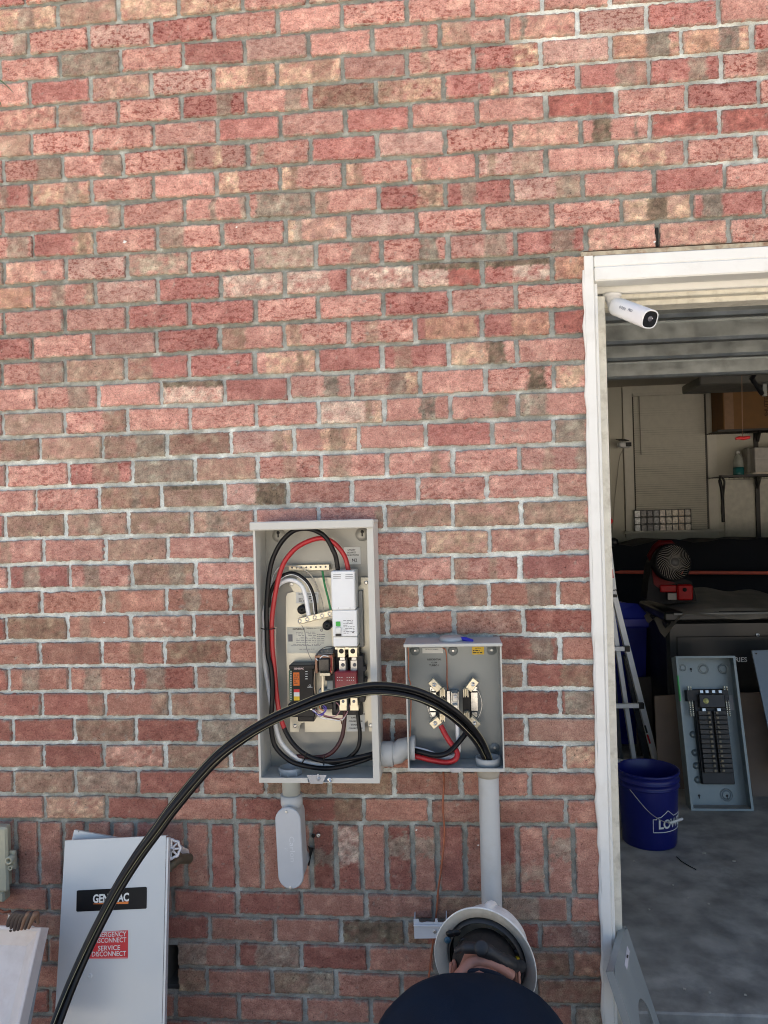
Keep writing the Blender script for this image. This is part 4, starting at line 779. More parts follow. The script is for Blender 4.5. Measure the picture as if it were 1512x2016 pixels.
part('bottom_locknut', PVC, mb_, lambda b: (ring(b, (HBX[0], -.066, MZ0+.003), (0, 0, 1), .036, .030, .022)))
# blue clip on top
b = MB(); a_, c_ = at(906, 1257, -.075), at(930, 1263, -.09); b.tube([a_, a_*.5+c_*.5+np.array([0, 0, .002]), c_], [.0055, .0065, .006], 8); b.box(c_-np.array([.006, .004, .002]), c_+np.array([.003, .006, .006]), bev=.001)
tag(b.build('marker_cap', mat('blue_plastic', (.02, .02, .42), .4)), 'small blue plastic cap lying on top of the meter box', 'cap')
# ------------------------------------------------------------------ conduits
co_ = thing('offset_conduit', at(770, 1485, -.066), 'short grey offset conduit joining the two electrical boxes', 'conduit')
zc = (at(757, 1484, -.066))[2]
part('collar', PVC, co_, lambda b: b.tube([(TX1+.001, -.066, zc), (TX1+.005, -.066, zc), (TX1+.033, -.066, zc), (TX1+.035, -.066, zc)], [.035, .0365, .0365, .034], 28))
part('bend', PVC, co_, lambda b: b.tube([(TX1+.0352, -.066, zc), (TX1+.045, -.066, zc+.001), (MX0-.02, -.066, SX[2]-.003), (MX0-.001, -.066, SX[2])], [.031, .0312, .031, .031], 28))
cp = thing('riser_conduit', (HBX[0], -.066, .3), 'vertical grey conduit pipe below the meter box, running down behind the worker', 'conduit')
part('hub', PVCB, cp, lambda b: b.lathe([(0, 0), (.034, 0), (.034, -.012), (.0325, -.022), (.0315, -.03), (0, -.03)], (HBX[0], -.066, MZ0-.001), (0, 0, 1), 32))
part('pipe', PVC, cp, lambda b: b.tube([(HBX[0], -.066, MZ0-.0315), (HBX[0], -.066, .7), (HBX[0], -.066, -.09)], .0298, 32))
gw = MB(); gw_r = .0030; gw.tube(px_path([(873, 1520, -.03), (874, 1545, -.02), (872, 1590, -.015), (875, 1640, -.012), (870, 1700, -.015), (863, 1750, -.012), (860, 1790, -.01), (853, 1850, -.012), (848, 1890, -.012), (844, 1930, -.015), (840, 2000, -.02), (838, 2060, -.02)]), gw_r, 8)
tag(gw.build('ground_wire', COPPER), 'thin bare copper ground wire running down the bricks below the meter box', 'wire')
# strap bracket
br = MB()
bp_ = [(814, 1810), (824, 1810), (826, 1816), (832, 1817), (840, 1815), (856, 1816), (857, 1809), (861, 1809), (862, 1816), (872, 1816), (880, 1813), (884, 1810), (884, 1844), (878, 1847), (816, 1848)]
br.prism([at(x_, y_, -.055) for x_, y_ in bp_], (0, .003, 0)); slab(br, 814, 1822, 879, 1826, -.062, -.0555, bev=.002)
X0, X1, Z0_, Z1_ = rect_px(878, 1810, 883, 1846, -.055); br.box((X0, -.0515, Z0_), (X0+.003, -.005, Z1_)); X0, X1, Z0_, Z1_ = rect_px(815, 1812, 819, 1846, -.055); br.box((X0, -.0515, Z0_), (X0+.003, -.005, Z1_))
bro = br.build('wall_bracket', mat('bracket_paint', (.62, .65, .68), .35, .0, var=.04)); tag(bro, 'small notched grey metal bracket fixed to the bricks left of the conduit pipe', 'bracket')
part('screw', STEEL, bro, lambda b: screw(b, 856, 1834, -.0555, .0055))
# ------------------------------------------------------------------ service cable bundle
main = [(963, 1520, -.066), (961, 1497, -.072), (945, 1462, -.13), (927, 1438, -.17), (901, 1412, -.20), (869, 1389, -.22), (833, 1371, -.235), (794, 1360, -.245), (745, 1355, -.255), (705, 1359, -.265), (665, 1367, -.275), (628, 1378, -.285), (584, 1396, -.295), (536, 1417, -.305), (480, 1450, -.32), (418, 1499, -.34), (344, 1585, -.37), (307, 1635, -.385), (270, 1686, -.40), (231, 1748, -.425), (200, 1807, -.45), (174, 1861, -.47), (150, 1916, -.495), (131, 1964, -.52), (111, 2020, -.55), (93, 2080, -.58), (80, 2140, -.6)]
sc_ = thing('service_cable', at(300, 1660, -.4), 'long bundle of three thick black cables arching from the meter box to lower left', 'cable')
base = spline([at(*p) for p in main], 6); N = len(base); R1 = .0079
def strand(ph0, tw, rad, yoff=0, R=R1):
    out = []
    for i, p in enumerate(base):
        a = np.array(base[max(0, i-1)]); c = np.array(base[min(N-1, i+1)]); t = (c-a)/np.linalg.norm(c-a)
        e1 = np.array([0, -1, 0])-t*np.dot([0, -1, 0], t); e1 /= np.linalg.norm(e1); e2 = np.cross(t, e1)
        s = i/N; ph = ph0+tw*s; k = rad*(1+.22*math.sin(s*9+ph0))*min(1, .75+s*3)*(1-.32*s)
        out.append(p+e1*k*math.cos(ph)+e2*k*math.sin(ph))
    return out
strands = [strand(0.55+q*2.094, 2.6, .0118) for q in range(3)]
for q, st_ in enumerate(strands):
    c_ = part('conductor', RUBBER, sc_, lambda b, st_=st_: b.tube(st_, R1, 12))
    if q != 1:
        sp = []
        for i, p in enumerate(st_):
            a = st_[max(0, i-1)]; d = st_[min(N-1, i+1)]; t = (d-a)/np.linalg.norm(d-a); tocam = CAM-p; tocam = tocam/np.linalg.norm(tocam); e1 = tocam-t*np.dot(tocam, t); e1 /= np.linalg.norm(e1); e2 = np.cross(t, e1)
            an = (.55 if q == 0 else -.35)+1.0*math.sin(i/N*5+q); sp.append(p+(e1*math.cos(an)+e2*math.sin(an))*(R1+.0001))
        part('yellow_stripe', mat('cable_stripe', (.30, .28, .17), .5, var=.2), c_, lambda b, sp=sp: b.tube(sp, .0009, 5))
# ================================================================== leaning covers and things along the wall
def on(M_, px, py, off=0.0):   # point of the plane of M_ seen at this pixel, lifted by off along its normal
    n = M_.col[2].to_3d(); o = M_.col[3].to_3d()+n*off; d = V3(AR*((px-756)/FPX)-AU*((py-1008)/FPX)+AF); c = V3(CAM)
    return c+d*((o-c).dot(n)/d.dot(n))
def poly_on(b, M_, pts, off, th=.0004, mi=0):
    n = M_.col[2].to_3d(); P = [on(M_, x, y, off) for x, y in pts]; b.prism(P, -n*th, mi)
CVM = face_M(at(128, 1655, -.10), at(327, 1645, -.10)-at(128, 1655, -.10), at(128, 1655, -.10)-at(106, 2016, -.235))
CW = (V3(at(327, 1645, -.10))-V3(at(128, 1655, -.10))).length; CH = (at(128, 1655)[2]+.06)/CVM.col[1][2]
cov = frame_thing('transfer_switch_cover', CVM, 'tall silver grey cover with black label and red sticker, leaning on the bricks', 'metal cover')
COVM = mat('silver_cover_paint', (.56, .585, .59), .36, .25, var=.02, vs=4)
CVLIGHT = mat('cover_edge', (.68, .70, .70), .35, .3)
def pw(name, m, parent, M_, fn, label=None):   # part built in the frame M_
    b = MB(); fn(b); o = b.build(name, m, parent, local=False) if False else None
    bb = MB(); bb.v = [tuple(M_ @ Vector(v)) for v in b.v]; bb.f = b.f; bb.m = b.m; bb.sm = b.sm
    o = bb.build(name, m, parent)
    if label: o['label'] = label
    return o
pw('sheet', COVM, cov, CVM, lambda b: (b.box((0, -.72, -.0012), (CW, 0, 0)), b.box((0, -.72, -.018), (.0012, -.001, -.0013)), b.box((0, -.0012, -.018), (CW, 0, -.0013))))
pw('folded_edge', CVLIGHT, cov, CVM, lambda b: b.box((CW+.0002, -.72, -.020), (CW+.0065, -.006, -.003)))
bl_ = MB(); poly_on(bl_, CVM, [(151, 1754.5), (153, 1753), (287, 1746), (289, 1748), (288.5, 1787), (287, 1789), (152, 1795), (150, 1793)], .0012, .001)
bl_o = bl_.build('brand_label', mat('black_label', (.006, .006, .007), .35, spec=.2), cov)
def txt_on(txt, M_, p0, p1, cy, size_px, name, m, parent, off=.0016, bold=.02, space=1.0, sx=None):
    # text running between two pixels on the plane
    a, c = on(M_, p0[0], p0[1], off), on(M_, p1[0], p1[1], off); u = c-a; mid = (a+c)/2; n = M_.col[2].to_3d(); v = n.cross(u.normalized())
    Mx = face_M(mid, u, v); o = text_mesh(txt, 1.0, Matrix.Identity(4), name, m, parent, bold=bold, space=space)
    me = o.data; me.transform(world_of(parent)); xs = [q.co.x for q in me.vertices]; ys = [q.co.y for q in me.vertices]; w_ = max(xs)-min(xs); h_ = max(ys)-min(ys)
    sc = (u.length/w_); hy = size_px/FPX*(mid-V3(CAM)).length/h_*1.0
    me.transform(Matrix.Translation((-(max(xs)+min(xs))/2, -(max(ys)+min(ys))/2, 0))); me.transform(Matrix.Diagonal((sc, hy, 1, 1))); me.transform(Mx); me.transform(world_of(parent).inverted()); return o
txt_on('GENERAC', CVM, (183, 1769.5), (254, 1766), 0, 13.5, 'brand_lettering', LABELW, bl_o, bold=.035)
b = MB(); poly_on(b, CVM, [(184, 1779), (253, 1774.5), (252.5, 1779.5), (184, 1780.2)], .0018); b.build('brand_swoosh', mat('orange_mark', (.75, .20, .03), .5), bl_o)
b = MB(); poly_on(b, CVM, [(183, 1836), (252, 1831), (251.5, 1887), (176, 1888)], .0012, .0008); rl_o = b.build('warning_sticker', REDL, cov)
b = MB(); poly_on(b, CVM, [(183.5, 1836.6), (251.2, 1831.8), (251, 1833), (184, 1837.8)], .0014); poly_on(b, CVM, [(177, 1886.0), (251, 1885.2), (251, 1886.3), (177, 1887.2)], .0014); b.build('sticker_border', mat('pale_red', (.75, .35, .35), .5), rl_o)
for tx, a_, c_ in (('EMERGENCY', (186, 1840.5), (248.5, 1838.5)), ('DISCONNECT', (184, 1852), (248.5, 1850)), ('SERVICE', (193, 1867), (236.5, 1865.3)), ('DISCONNECT', (181, 1878.5), (248, 1877))): txt_on(tx, CVM, a_, c_, 0, 7.2, 'sticker_lettering', LABELW, rl_o, bold=.008)
pw('embossed_dimple', COVM, cov, CVM, lambda b: b.lathe([(.008, 0), (.007, .0015), (.004, .002), (0, .0005)], CVM.inverted() @ on(CVM, 177, 1922), (0, 0, 1), 20))
# second cover behind
M2 = face_M(at(146, 1634, -.06), at(235, 1650, -.06)-at(146, 1634, -.06), (0, .25, 1.0))
c2 = frame_thing('rear_cover', M2, 'grey metal panel tucked behind the tall silver cover, only its tilted top edge showing', 'metal panel')
pw('sheet', COVM, c2, M2, lambda b: (b.box((0, -.13, -.001), (.22, 0, 0)), b.box((0, -.0012, -.014), (.22, 0, -.0011))))
pw('notch', INKG, c2, M2, lambda b: b.box((.014, -.004, .0002), (.017, .0005, .0006)))
# white tray
MT = face_M(at(81, 1826, -.36), at(81, 1826, -.36)-at(0, 1822, -.36), at(81, 1826, -.36)-at(57, 2030, -.47))
tr = frame_thing('white_tray_cover', MT, 'worn pinkish white shallow cover with a wide sloping rim, leaning at the lower left', 'metal cover')
TRM = mat('worn_white_paint', (.66, .61, .58), .5, var=.08, vs=10, dirt=.5, dirtcol=(.42, .32, .27), ds=7)
def tray(b):
    W_, H_ = .42, .34
    def rect(i, z): return [(-W_+i, -H_+i, z), (-i, -H_+i, z), (-i, -i, z), (-W_+i, -i, z)]
    rs = [rect(0, -.045), rect(0, -.002), rect(.002, 0), rect(.009, 0), rect(.010, -.005), rect(.046, -.036), rect(.050, -.036)]
    vs = [p for r in rs for p in r]; b.add(vs, [(k*4+i, k*4+(i+1) % 4, k*4+4+(i+1) % 4, k*4+4+i) for k in range(6) for i in range(4)]+[(24, 25, 26, 27)])
pw('pan', TRM, tr, MT, tray)
# grey board behind tray
MB2 = face_M(at(86, 1838, -.22), (1, -.55, 0), at(76, 1838, -.22)-at(84, 2004, -.30))
gp = frame_thing('grey_board', MB2, 'narrow grey metal panel standing behind the white tray cover', 'metal panel')
pw('sheet', mat('board_grey', (.33, .35, .37), .45, .2), gp, MB2, lambda b: b.box((-.022, -.26, -.012), (.0, 0, 0), bev=.001))
pw('side_flange', mat('board_grey', (.33, .35, .37), .45, .2), gp, MB2, lambda b: b.box((-.20, -.26, -.012), (-.0225, 0, -.010)))
# crumpled brown thing on the tray
rr = random.Random(5); cr = thing('leather_scrap', at(45, 1828, -.40), 'crumpled dark brown curled strips resting on top of the white tray cover', 'scrap')
BRN = [mat('dark_brown_leather', (.035, .022, .018), .55, bump=.6, bs=70), mat('copper_brown_leather', (.16, .085, .05), .5, bump=.5, bs=60)]
for k in range(7):
    c0 = (14+7*k, 1834-k, -.352-.006*k); c1 = (20+8*k, 1812-1.5*k, -.36-.004*k); c2 = (34+6.5*k, 1797+.6*k, -.365-.003*k); c3 = (50+4.2*k, 1800+3*k, -.372)
    def strip(b, c0=c0, c1=c1, c2=c2, c3=c3):
        p = spline([at(*c0), at(*c1), at(*c2), at(*c3)], 5); b.tube(p, [.004+.0045*math.sin(PI*i_/(len(p)-1)) for i_ in range(len(p))], 7)
    part('strip', BRN[1 if k in (4, 6) else 0], cr, strip)
# beige utility box
ub = thing('utility_box', (at(0, 1700, -.07)[0]-.1, -.05, .6), 'beige plastic utility box cut off by the left edge of the view', 'utility box')
BEI = mat('beige_plastic', (.40, .40, .30), .5, var=.04)
X0, X1, Z0_, Z1_ = rect_px(-120, 1629, 14, 1756, -.05)
part('lid', BEI, ub, lambda b: b.box((X0, -.05, Z0_), (X1, -.034, Z1_), bev=.006))
part('base', BEI, ub, lambda b: (b.box((X0+.004, -.0335, Z0_+.006), (X1-.012, -.004, Z1_-.004), bev=.004), b.box((X0, -.045, Z0_-.035), (X1-.016, -.006, Z0_-.0005), bev=.006)))
part('latch', BEI, ub, lambda b: (b.lathe([(.012, 0), (.012, .018), (.007, .018), (.007, 0)], at(23, 1690, -.036), (0, -1, 0), 20), slab(b, 15, 1676, 29, 1712, -.034, -.02, bev=.003), b.lathe([(.008, 0), (.008, .012), (.004, .012), (.004, 0)], at(24, 1706, -.034), (0, -1, 0), 14)))
b = MB(); b.tube([at(-5, 1790, -.03), at(8, 1796, -.05), at(20, 1794, -.03)], .004, 8); tag(b.build('conduit_strap', COPPER), 'short copper strap end on the bricks below the beige box', 'strap')
# spigot
sp = thing('water_spigot', at(352, 1690, -.05), 'garden tap with a white spoked handwheel sticking out from behind the silver cover', 'tap')
TAPM = mat('tarnished_brass', (.16, .14, .095), .55, .5, var=.25, vs=30, bump=.3, bs=90)
wc = at(337, 1672, -.080); wn = Vector((.45, -.88, .12)).normalized()
def wheel(b):
    e1 = wn.orthogonal().normalized(); e2 = wn.cross(e1); c = V3(wc)
    pts = [c+(e1*math.cos(t)+e2*math.sin(t))*(.0265*(1+.07*math.cos(8*t))) for t in np.linspace(0, 2*PI, 49)[:-1]]
    b.tube(pts, .0042, 8, closed=True)
    for k in range(8): t = k*PI/4; b.tube([c, c+(e1*math.cos(t)+e2*math.sin(t))*.025], [.004, .003], 6)
    b.lathe([(0, .008), (.009, .007), (.011, 0), (.011, -.006)], c, wn, 18)
wo = part('handwheel', mat('white_enamel', (.72, .73, .76), .3, .2), sp, wheel)
part('wheel_screw', INKG, wo, lambda b: b.lathe([(0, .0105), (.004, .010), (.004, .008)], wc, wn, 12))
part('valve_body', TAPM, sp, lambda b: (b.tube([V3(wc)-wn*.006, V3(wc)-wn*.03, at(352, 1690, -.03)], [.008, .012, .015], 14), b.tube([at(372, 1690, -.001), at(350, 1692, -.05), at(340, 1702, -.075)], [.016, .014, .013], 14), b.tube([at(340, 1702, -.075), at(333, 1708, -.09), at(331, 1714, -.095)], [.013, .011, .0125], 14)))
# grey plate with oval opening leaning on the jamb
A_ = V3(at(1233, 1822, .07)); B_ = V3(at(1208, 1911, -.22)); Dn = V3(at(1297, 2030, -.02))-A_
MPn = face_M(A_, (B_-A_), -Dn)
plc = frame_thing('meter_cover_plate', MPn, 'grey steel meter cover with a large round opening, leaning on the white jamb foot', 'metal cover')
LW = (B_-A_).length
def plate_(b):
    H_ = .42; ring_o = []; ring_i = []
    cxx, cyy, rr_ = LW*.5, -.235, .088
    for k in range(48):
        t = 2*PI*k/48+PI/4; ux, uy = math.cos(t), math.sin(t); m = max(abs(ux)/(LW/2), abs(uy)/(H_/2)); 
        ring_o.append((cxx+ux/m, -H_/2+uy/m, 0)); ring_i.append((cxx+rr_*ux, cyy+rr_*uy, 0))
    b.prism(ring_o, (0, 0, .0015), hole=ring_i)
    sgn = 1
    b.box((0, -H_, .0016), (.0015, 0, .022)); b.box((LW-.0015, -H_, .0016), (LW, 0, .022)); b.box((0, -.0015, .0016), (LW, 0, .022))
PLM = mat('cover_plate_grey', (.34, .37, .37), .42, .3, var=.07, vs=9)
if MPn.col[2].to_3d().dot(V3(CAM)-A_) > 0: MPl = MPn @ Matrix.Diagonal((1, 1, -1, 1))
else: MPl = MPn
pw('plate', PLM, plc, MPl, plate_)
nP = MPn.col[2].to_3d(); nP = nP if nP.dot(V3(CAM)-A_) > 0 else -nP
b = MB(); P4 = [on(MPn, x, y) + nP*.0006 for x, y in ((1234, 1862), (1239, 1873), (1234, 1909), (1229, 1900))]; b.prism(P4, nP*.0006); st_o = b.build('sticker', mat('pale_sticker', (.62, .60, .64), .5), plc)
b = MB(); P4 = [on(MPn, x, y) + nP*.0018 for x, y in ((1233, 1879), (1236, 1881), (1235, 1887), (1232, 1885))]; b.prism(P4, nP*.0003); b.build('printed_mark', INK, st_o)
# ================================================================== security cameras
CAMW = mat('camera_white', (.78, .79, .80), .32, var=.02)
sc1 = thing('security_camera', at(1203, 566, .085), 'white bullet security camera hanging under the left corner of the door header', 'security camera')
bs_ = V3(at(1203, 560, .10)); bs_.z = 2.351
part('mount', CAMW, sc1, lambda b: (b.lathe([(0, 0), (.030, 0), (.031, -.006), (.026, -.010), (.016, -.022), (.012, -.04), (.012, -.048), (0, -.048)], bs_, (0, 0, 1), 28), b.tube([bs_+Vector((0, 0, -.046)), bs_+Vector((.004, -.012, -.062))], [.009, .008], 12)))
ca, cb = V3(at(1211, 602, .055)), V3(at(1280, 629, -.085))
ax = (cb-ca).normalized(); ML = face_M(ca, ax.cross(Vector((0, 0, 1))).normalized()*-1, Vector((0, 0, 1))-ax*ax.z)
Lc = (cb-ca).length
def sup(r, e, n=36): return [(r*math.copysign(abs(math.cos(t))**e, math.cos(t)), r*math.copysign(abs(math.sin(t))**e, math.sin(t))) for t in np.linspace(0, 2*PI, n+1)[:-1]]
def loft(b, rings, cap=True, mi=0):
    n = len(rings[0]); vs = [p for r in rings for p in r]
    b.add(vs, [(k*n+i, k*n+(i+1) % n, (k+1)*n+(i+1) % n, (k+1)*n+i) for k in range(len(rings)-1) for i in range(n)], mi, True)
    if cap: b.add(rings[0], [tuple(range(n))[::-1]], mi); b.add(rings[-1], [tuple(range(n))], mi)
ux_, uy_ = ML.col[0].to_3d(), ML.col[1].to_3d()
def cring(d, r, e=.72, cc=None): return [ca+ax*d+ux_*x+uy_*y for x, y in sup(r, e)]
part('body', CAMW, sc1, lambda b: loft(b, [cring(-.006, .012), cring(0, .021), cring(.01, .0258), cring(.02, .0268), cring(Lc-.004, .0272), cring(Lc, .0262), cring(Lc, .0235), cring(Lc-.003, .0235)]))
ff = part('lens_face', mat('camera_gloss_black', (.008, .008, .009), .08), sc1, lambda b: loft(b, [cring(Lc-.0028, .0232), cring(Lc-.0006, .0228)]))
part('lens', mat('lens_glint', (.10, .10, .12), .1), ff, lambda b: (b.lathe([(.008, 0), (.007, .001), (.0, .0015)], ca+ax*(Lc-.0005)+uy_*.002, ax, 18)))
each('infrared_lamp', mat('lens_glint2', (.45, .45, .5), .2), ff, [lambda b, q=q: b.lathe([(.0022, 0), (.0018, .001), (0, .0012)], ca+ax*(Lc-.0004)+ux_*(q*.004+.003)+uy_*.003, ax, 10) for q in (-1, 1)])
sd_ = (V3(CAM)-(ca+cb)/2); sd_ = (sd_-ax*sd_.dot(ax)).normalized(); sv = (-ax).cross(sd_)*-1
tm = face_M((ca*.5+cb*.5)+sd_*.0285, ax, sd_.cross(ax))
if tm.col[2].to_3d().dot(sd_) < 0: tm = face_M((ca*.5+cb*.5)+sd_*.0285, ax, ax.cross(sd_))
text_mesh('oosu', .0165, tm @ Matrix.Translation((-.014, .003, 0)), 'brand_lettering', mat('grey_print', (.25, .26, .3), .5), sc1, bold=.02)
text_mesh('PRO', .0105, tm @ Matrix.Translation((.024, .003, 0)), 'model_lettering', mat('grey_print', (.25, .26, .3), .5), sc1, bold=.05)
sc2 = thing('indoor_camera', at(1226, 872, 6.2), 'small white camera with dark top on the back garage wall left of the window', 'security camera')
c0 = at(1232, 875, 6.15)
part('body', CAMW, sc2, lambda b: b.box(c0+np.array([-.075, -.04, -.032]), c0+np.array([.055, .10, .03]), bev=.015))
part('face', BLACKP, sc2, lambda b: b.box(c0+np.array([-.01, -.046, -.026]), c0+np.array([.05, -.0405, .018]), bev=.002))
part('solar_panel', BLACKP, sc2, lambda b: b.prism([c0+np.array(q) for q in ((-.06, -.03, .034), (.03, -.03, .034), (.0, .06, .06), (-.09, .06, .06))], (0, 0, .006)))
part('cord', mat('cord_beige', (.42, .39, .33), .6), sc2, lambda b: b.tube(px_path([(1228, 884, 6.2), (1224, 890, 6.3), (1219, 905, 6.36), (1214, 950, 6.38), (1210, 985, 6.38), (1207, 1030, 6.38), (1202, 1060, 6.38)]), .004, 6))
part('wall_cable', mat('cord_dark', (.20, .18, .15), .6), sc2, lambda b: b.tube([at(1224.5, 758, 6.39), at(1226, 860, 6.39), at(1228, 920, 6.39), at(1232, 1058, 6.39)], .004, 6))
# ================================================================== things in the garage
CARD = mat('cardboard', (.22, .115, .045), .85, var=.10, vs=8, bump=.1, bs=60)
# parts organiser on the sill
og = thing('parts_organizer', (at(1300, 1046, 6.3)[0], 6.33, wz0), 'clear plastic organiser with three rows of small compartments on the window sill', 'organiser')
X0, X1, Z0_, Z1_ = rect_px(1249.5, 1003, 1361, 1046, 6.31)
part('rack', mat('organizer_frame', (.05, .05, .05), .4), og, lambda b: (b.box((X0, 6.312, Z0_), (X1, 6.343, Z0_+.006)), b.box((X0, 6.312, Z1_-.006), (X1, 6.343, Z1_)), [b.box((X0+(X1-X0)*i/9-.003, 6.3115, Z0_+.0061), (X0+(X1-X0)*i/9+.003, 6.3435, Z1_-.0061)) for i in range(10)], [b.box((X0+.0035, 6.3125, Z0_+(Z1_-Z0_)*i/3-.003), (X1-.0035, 6.3425, Z0_+(Z1_-Z0_)*i/3+.003)) for i in (1, 2)]))
cc_ = [(.75, .75, .72), (.09, .09, .09), (.05, .05, .06), (.16, .17, .18), (.60, .52, .45), (.50, .46, .38), (.55, .48, .38), (.46, .36, .26), (.42, .38, .32)]
for i in range(9):
    for j in range(3):
        a0 = X0+(X1-X0)*i/9+.0045; a1 = X0+(X1-X0)*(i+1)/9-.0045; z0 = Z0_+(Z1_-Z0_)*j/3+.0062; z1_ = Z0_+(Z1_-Z0_)*(j+1)/3-.0062
        c = cc_[i]; q = rr.uniform(.7, 1.1)
        dr = part('compartment', mat('bin_%d_%d' % (i, (j*5) % 3), tuple(min(.9, v*q*1.35) for v in c), .25, .0, var=.35, vs=45), og, lambda b: b.box((a0, 6.314, z0), (a1, 6.341, z1_), bev=.004))
# wall standards, shelves
SHM = mat('shelf_steel', (.045, .042, .04), .5)
ws = thing('wall_shelving', (4.9, 6.3, 1.3), 'black steel wall shelving on the back garage wall right of the window', 'shelving')
for px in (1490.5, 1620):
    part('upright', SHM, ws, lambda b, px=px: b.box((at(px, 950, 6.38)[0]-.02, 6.365, at(px, 1062, 6.38)[2]), (at(px, 950, 6.38)[0]+.02, 6.398, 2.95)))
for px in (1490.5, 1620):
    for py in (846, 938):
        part('bracket', SHM, ws, lambda b, px=px, py=py: b.prism([at(px, py, 6.36), at(px, py+24, 6.36), at(px, py, 6.0)+np.array([.03, 0, 0])], (.02, 0, 0)))
X0, X1, _a, _b = rect_px(1410, 842, 1700, 846, 6.0)
part('upper_shelf', SHM, ws, lambda b: (b.box((X0, 5.95, _a), (X1, 5.965, _b)), [b.box((X0+.02*i, 5.966, _a+.008), (X0+.02*i+.004, 6.36, _a+.013)) for i in range(0, 60)]))
X0b, X1b, _c, _d = rect_px(1412, 932, 1700, 936, 6.0)
part('lower_shelf', SHM, ws, lambda b: (b.box((X0b, 5.95, _c-.03), (X1b, 5.957, _c-.026)), b.box((X0b, 5.95, _c), (X1b, 5.957, _d)), [b.box((X0b+.03*i, 5.958, _c+.004), (X0b+.03*i+.004, 6.36, _c+.008)) for i in range(0, 40)], [b.box((X0b+.05*i, 5.951, _c-.026), (X0b+.05*i+.004, 5.956, _c)) for i in range(24)]))
b = MB(); b.box((X0-.05, 5.9, 2.985), (X1, 5.93, 3.03)); b.box((X0-.03, 5.93, 2.99), (X0, 6.39, 3.02)); tag(b.build('ceiling_rack', SHM), 'dark steel rack rail above the cardboard box in the garage', 'rack')
X0, X1, z0, z1_ = rect_px(1424, 762, 1640, 841, 5.97)
bx = thing('cardboard_box', ((X0+X1)/2, 6.1, _b+.001), 'large brown cardboard box on the upper shelf in the garage', 'box')
part('carton', CARD, bx, lambda b: (b.box((X0, 5.975, _b+.001), (X1, 6.34, z1_+.1), bev=.004)))
part('tape', mat('box_tape', (.27, .15, .075), .4), bx, lambda b: b.box((at(1456, 800, 5.97)[0]-.15, 5.9735, _b+.002), (at(1456, 800, 5.97)[0]-.06, 5.9747, z1_+.09)))
mx_ = face_M((at(1509, 795, 5.972)), (0, 0, 1), (-1, 0, 0)); text_mesh('SHUTTERS', .055, mx_, 'box_lettering', mat('box_ink', (.07, .03, .015), .8), bx, bold=.02)
X0, X1, z0, z1_ = rect_px(1487, 879, 1600, 925, 5.97)
b = MB(); b.box((X0, 5.98, _d+.02), (X1, 6.3, z1_), bev=.006); o = b.build('storage_box', mat('white_box', (.52, .50, .47), .6)); tag(o, 'off white box on the lower garage shelf', 'box')
part('lid', mat('white_box_lid', (.60, .58, .55), .6), o, lambda b: b.box((X0-.01, 5.97, (z1_+_d)/2+.02), (X1+.01, 5.9795, (z1_+_d)/2+.03)))
b = MB(); b.box((at(1483, 930, 5.94)[0], 5.94, _d+.001), (at(1483, 930, 5.94)[0]+.9, 6.33, _d+.019), bev=.002); tag(b.build('shelf_board', mat('pale_board', (.66, .60, .50), .6)), 'pale board lying on the lower garage shelf under the white box', 'board')
X0, X1, z0, z1_ = rect_px(1471, 881, 1487, 930, 6.1); b = MB(); b.box((X0, 6.1, _d+.0005), (X1-.002, 6.2, z1_), bev=.01); tag(b.build('grey_container', mat('grey_clear', (.28, .27, .24), .4)), 'grey container standing between the spray bottle and the white box', 'container')
bt = thing('spray_bottle', at(1454, 931, 6.05), 'clear bottle with teal liquid standing on the lower garage shelf', 'bottle')
bc = at(1454, 931, 6.05); bc[2] = _d+.001
part('bottle', mat('bottle_clear', (.36, .38, .34), .15), bt, lambda b: b.lathe([(0, .081), (.052, .081), (.052, .14), (.035, .20), (.02, .215), (.016, .225), (0, .225)], bc, (0, 0, 1), 22))
part('liquid', mat('teal_liquid', (.02, .16, .17), .15), bt, lambda b: b.lathe([(0, 0), (.052, 0), (.054, .01), (.054, .08), (0, .08)], bc, (0, 0, 1), 22))
part('cap', LABELW, bt, lambda b: b.lathe([(0, .2255), (.02, .2255), (.018, .25), (.01, .256), (0, .256)], bc, (0, 0, 1), 16))
X0, X1, z0, z1_ = rect_px(1427, 941, 1700, 1075, 6.37)
b = MB(); b.box((X0, 6.372, z0), (at(1489, 1000, 6.372)[0]-.025, 6.398, z1_), bev=.003); tag(b.build('wall_board', mat('white_board', (.60, .58, .50), .5)), 'off white board fixed to the garage wall under the wire shelf, left of the upright', 'board')
b = MB(); b.box((at(1494, 1000, 6.372)[0]+.01, 6.372, z0), (X1, 6.398, z1_), bev=.003); tag(b.build('wall_board', mat('white_board', (.60, .58, .50), .5)), 'off white board fixed to the garage wall, right of the shelf upright', 'board')
hs = thing('hanging_strap', at(1421, 985, 5.93), 'black strap hanging from the left end of the wire shelf', 'strap')
part('webbing', BLACKP, hs, lambda b: (b.tube(px_path([(1419, 936, 5.93), (1417, 946, 5.93), (1421, 965, 5.93), (1423, 1000, 5.93), (1424, 1028, 5.93)]), [.01]*6*1+[.018]*19, 8)))
part('buckle', BLACKP, hs, lambda b: b.tube(px_path([(1421, 940, 5.92), (1426, 948, 5.92), (1424, 970, 5.92), (1421, 1000, 5.92), (1423, 1020, 5.92)]), .011, 8))
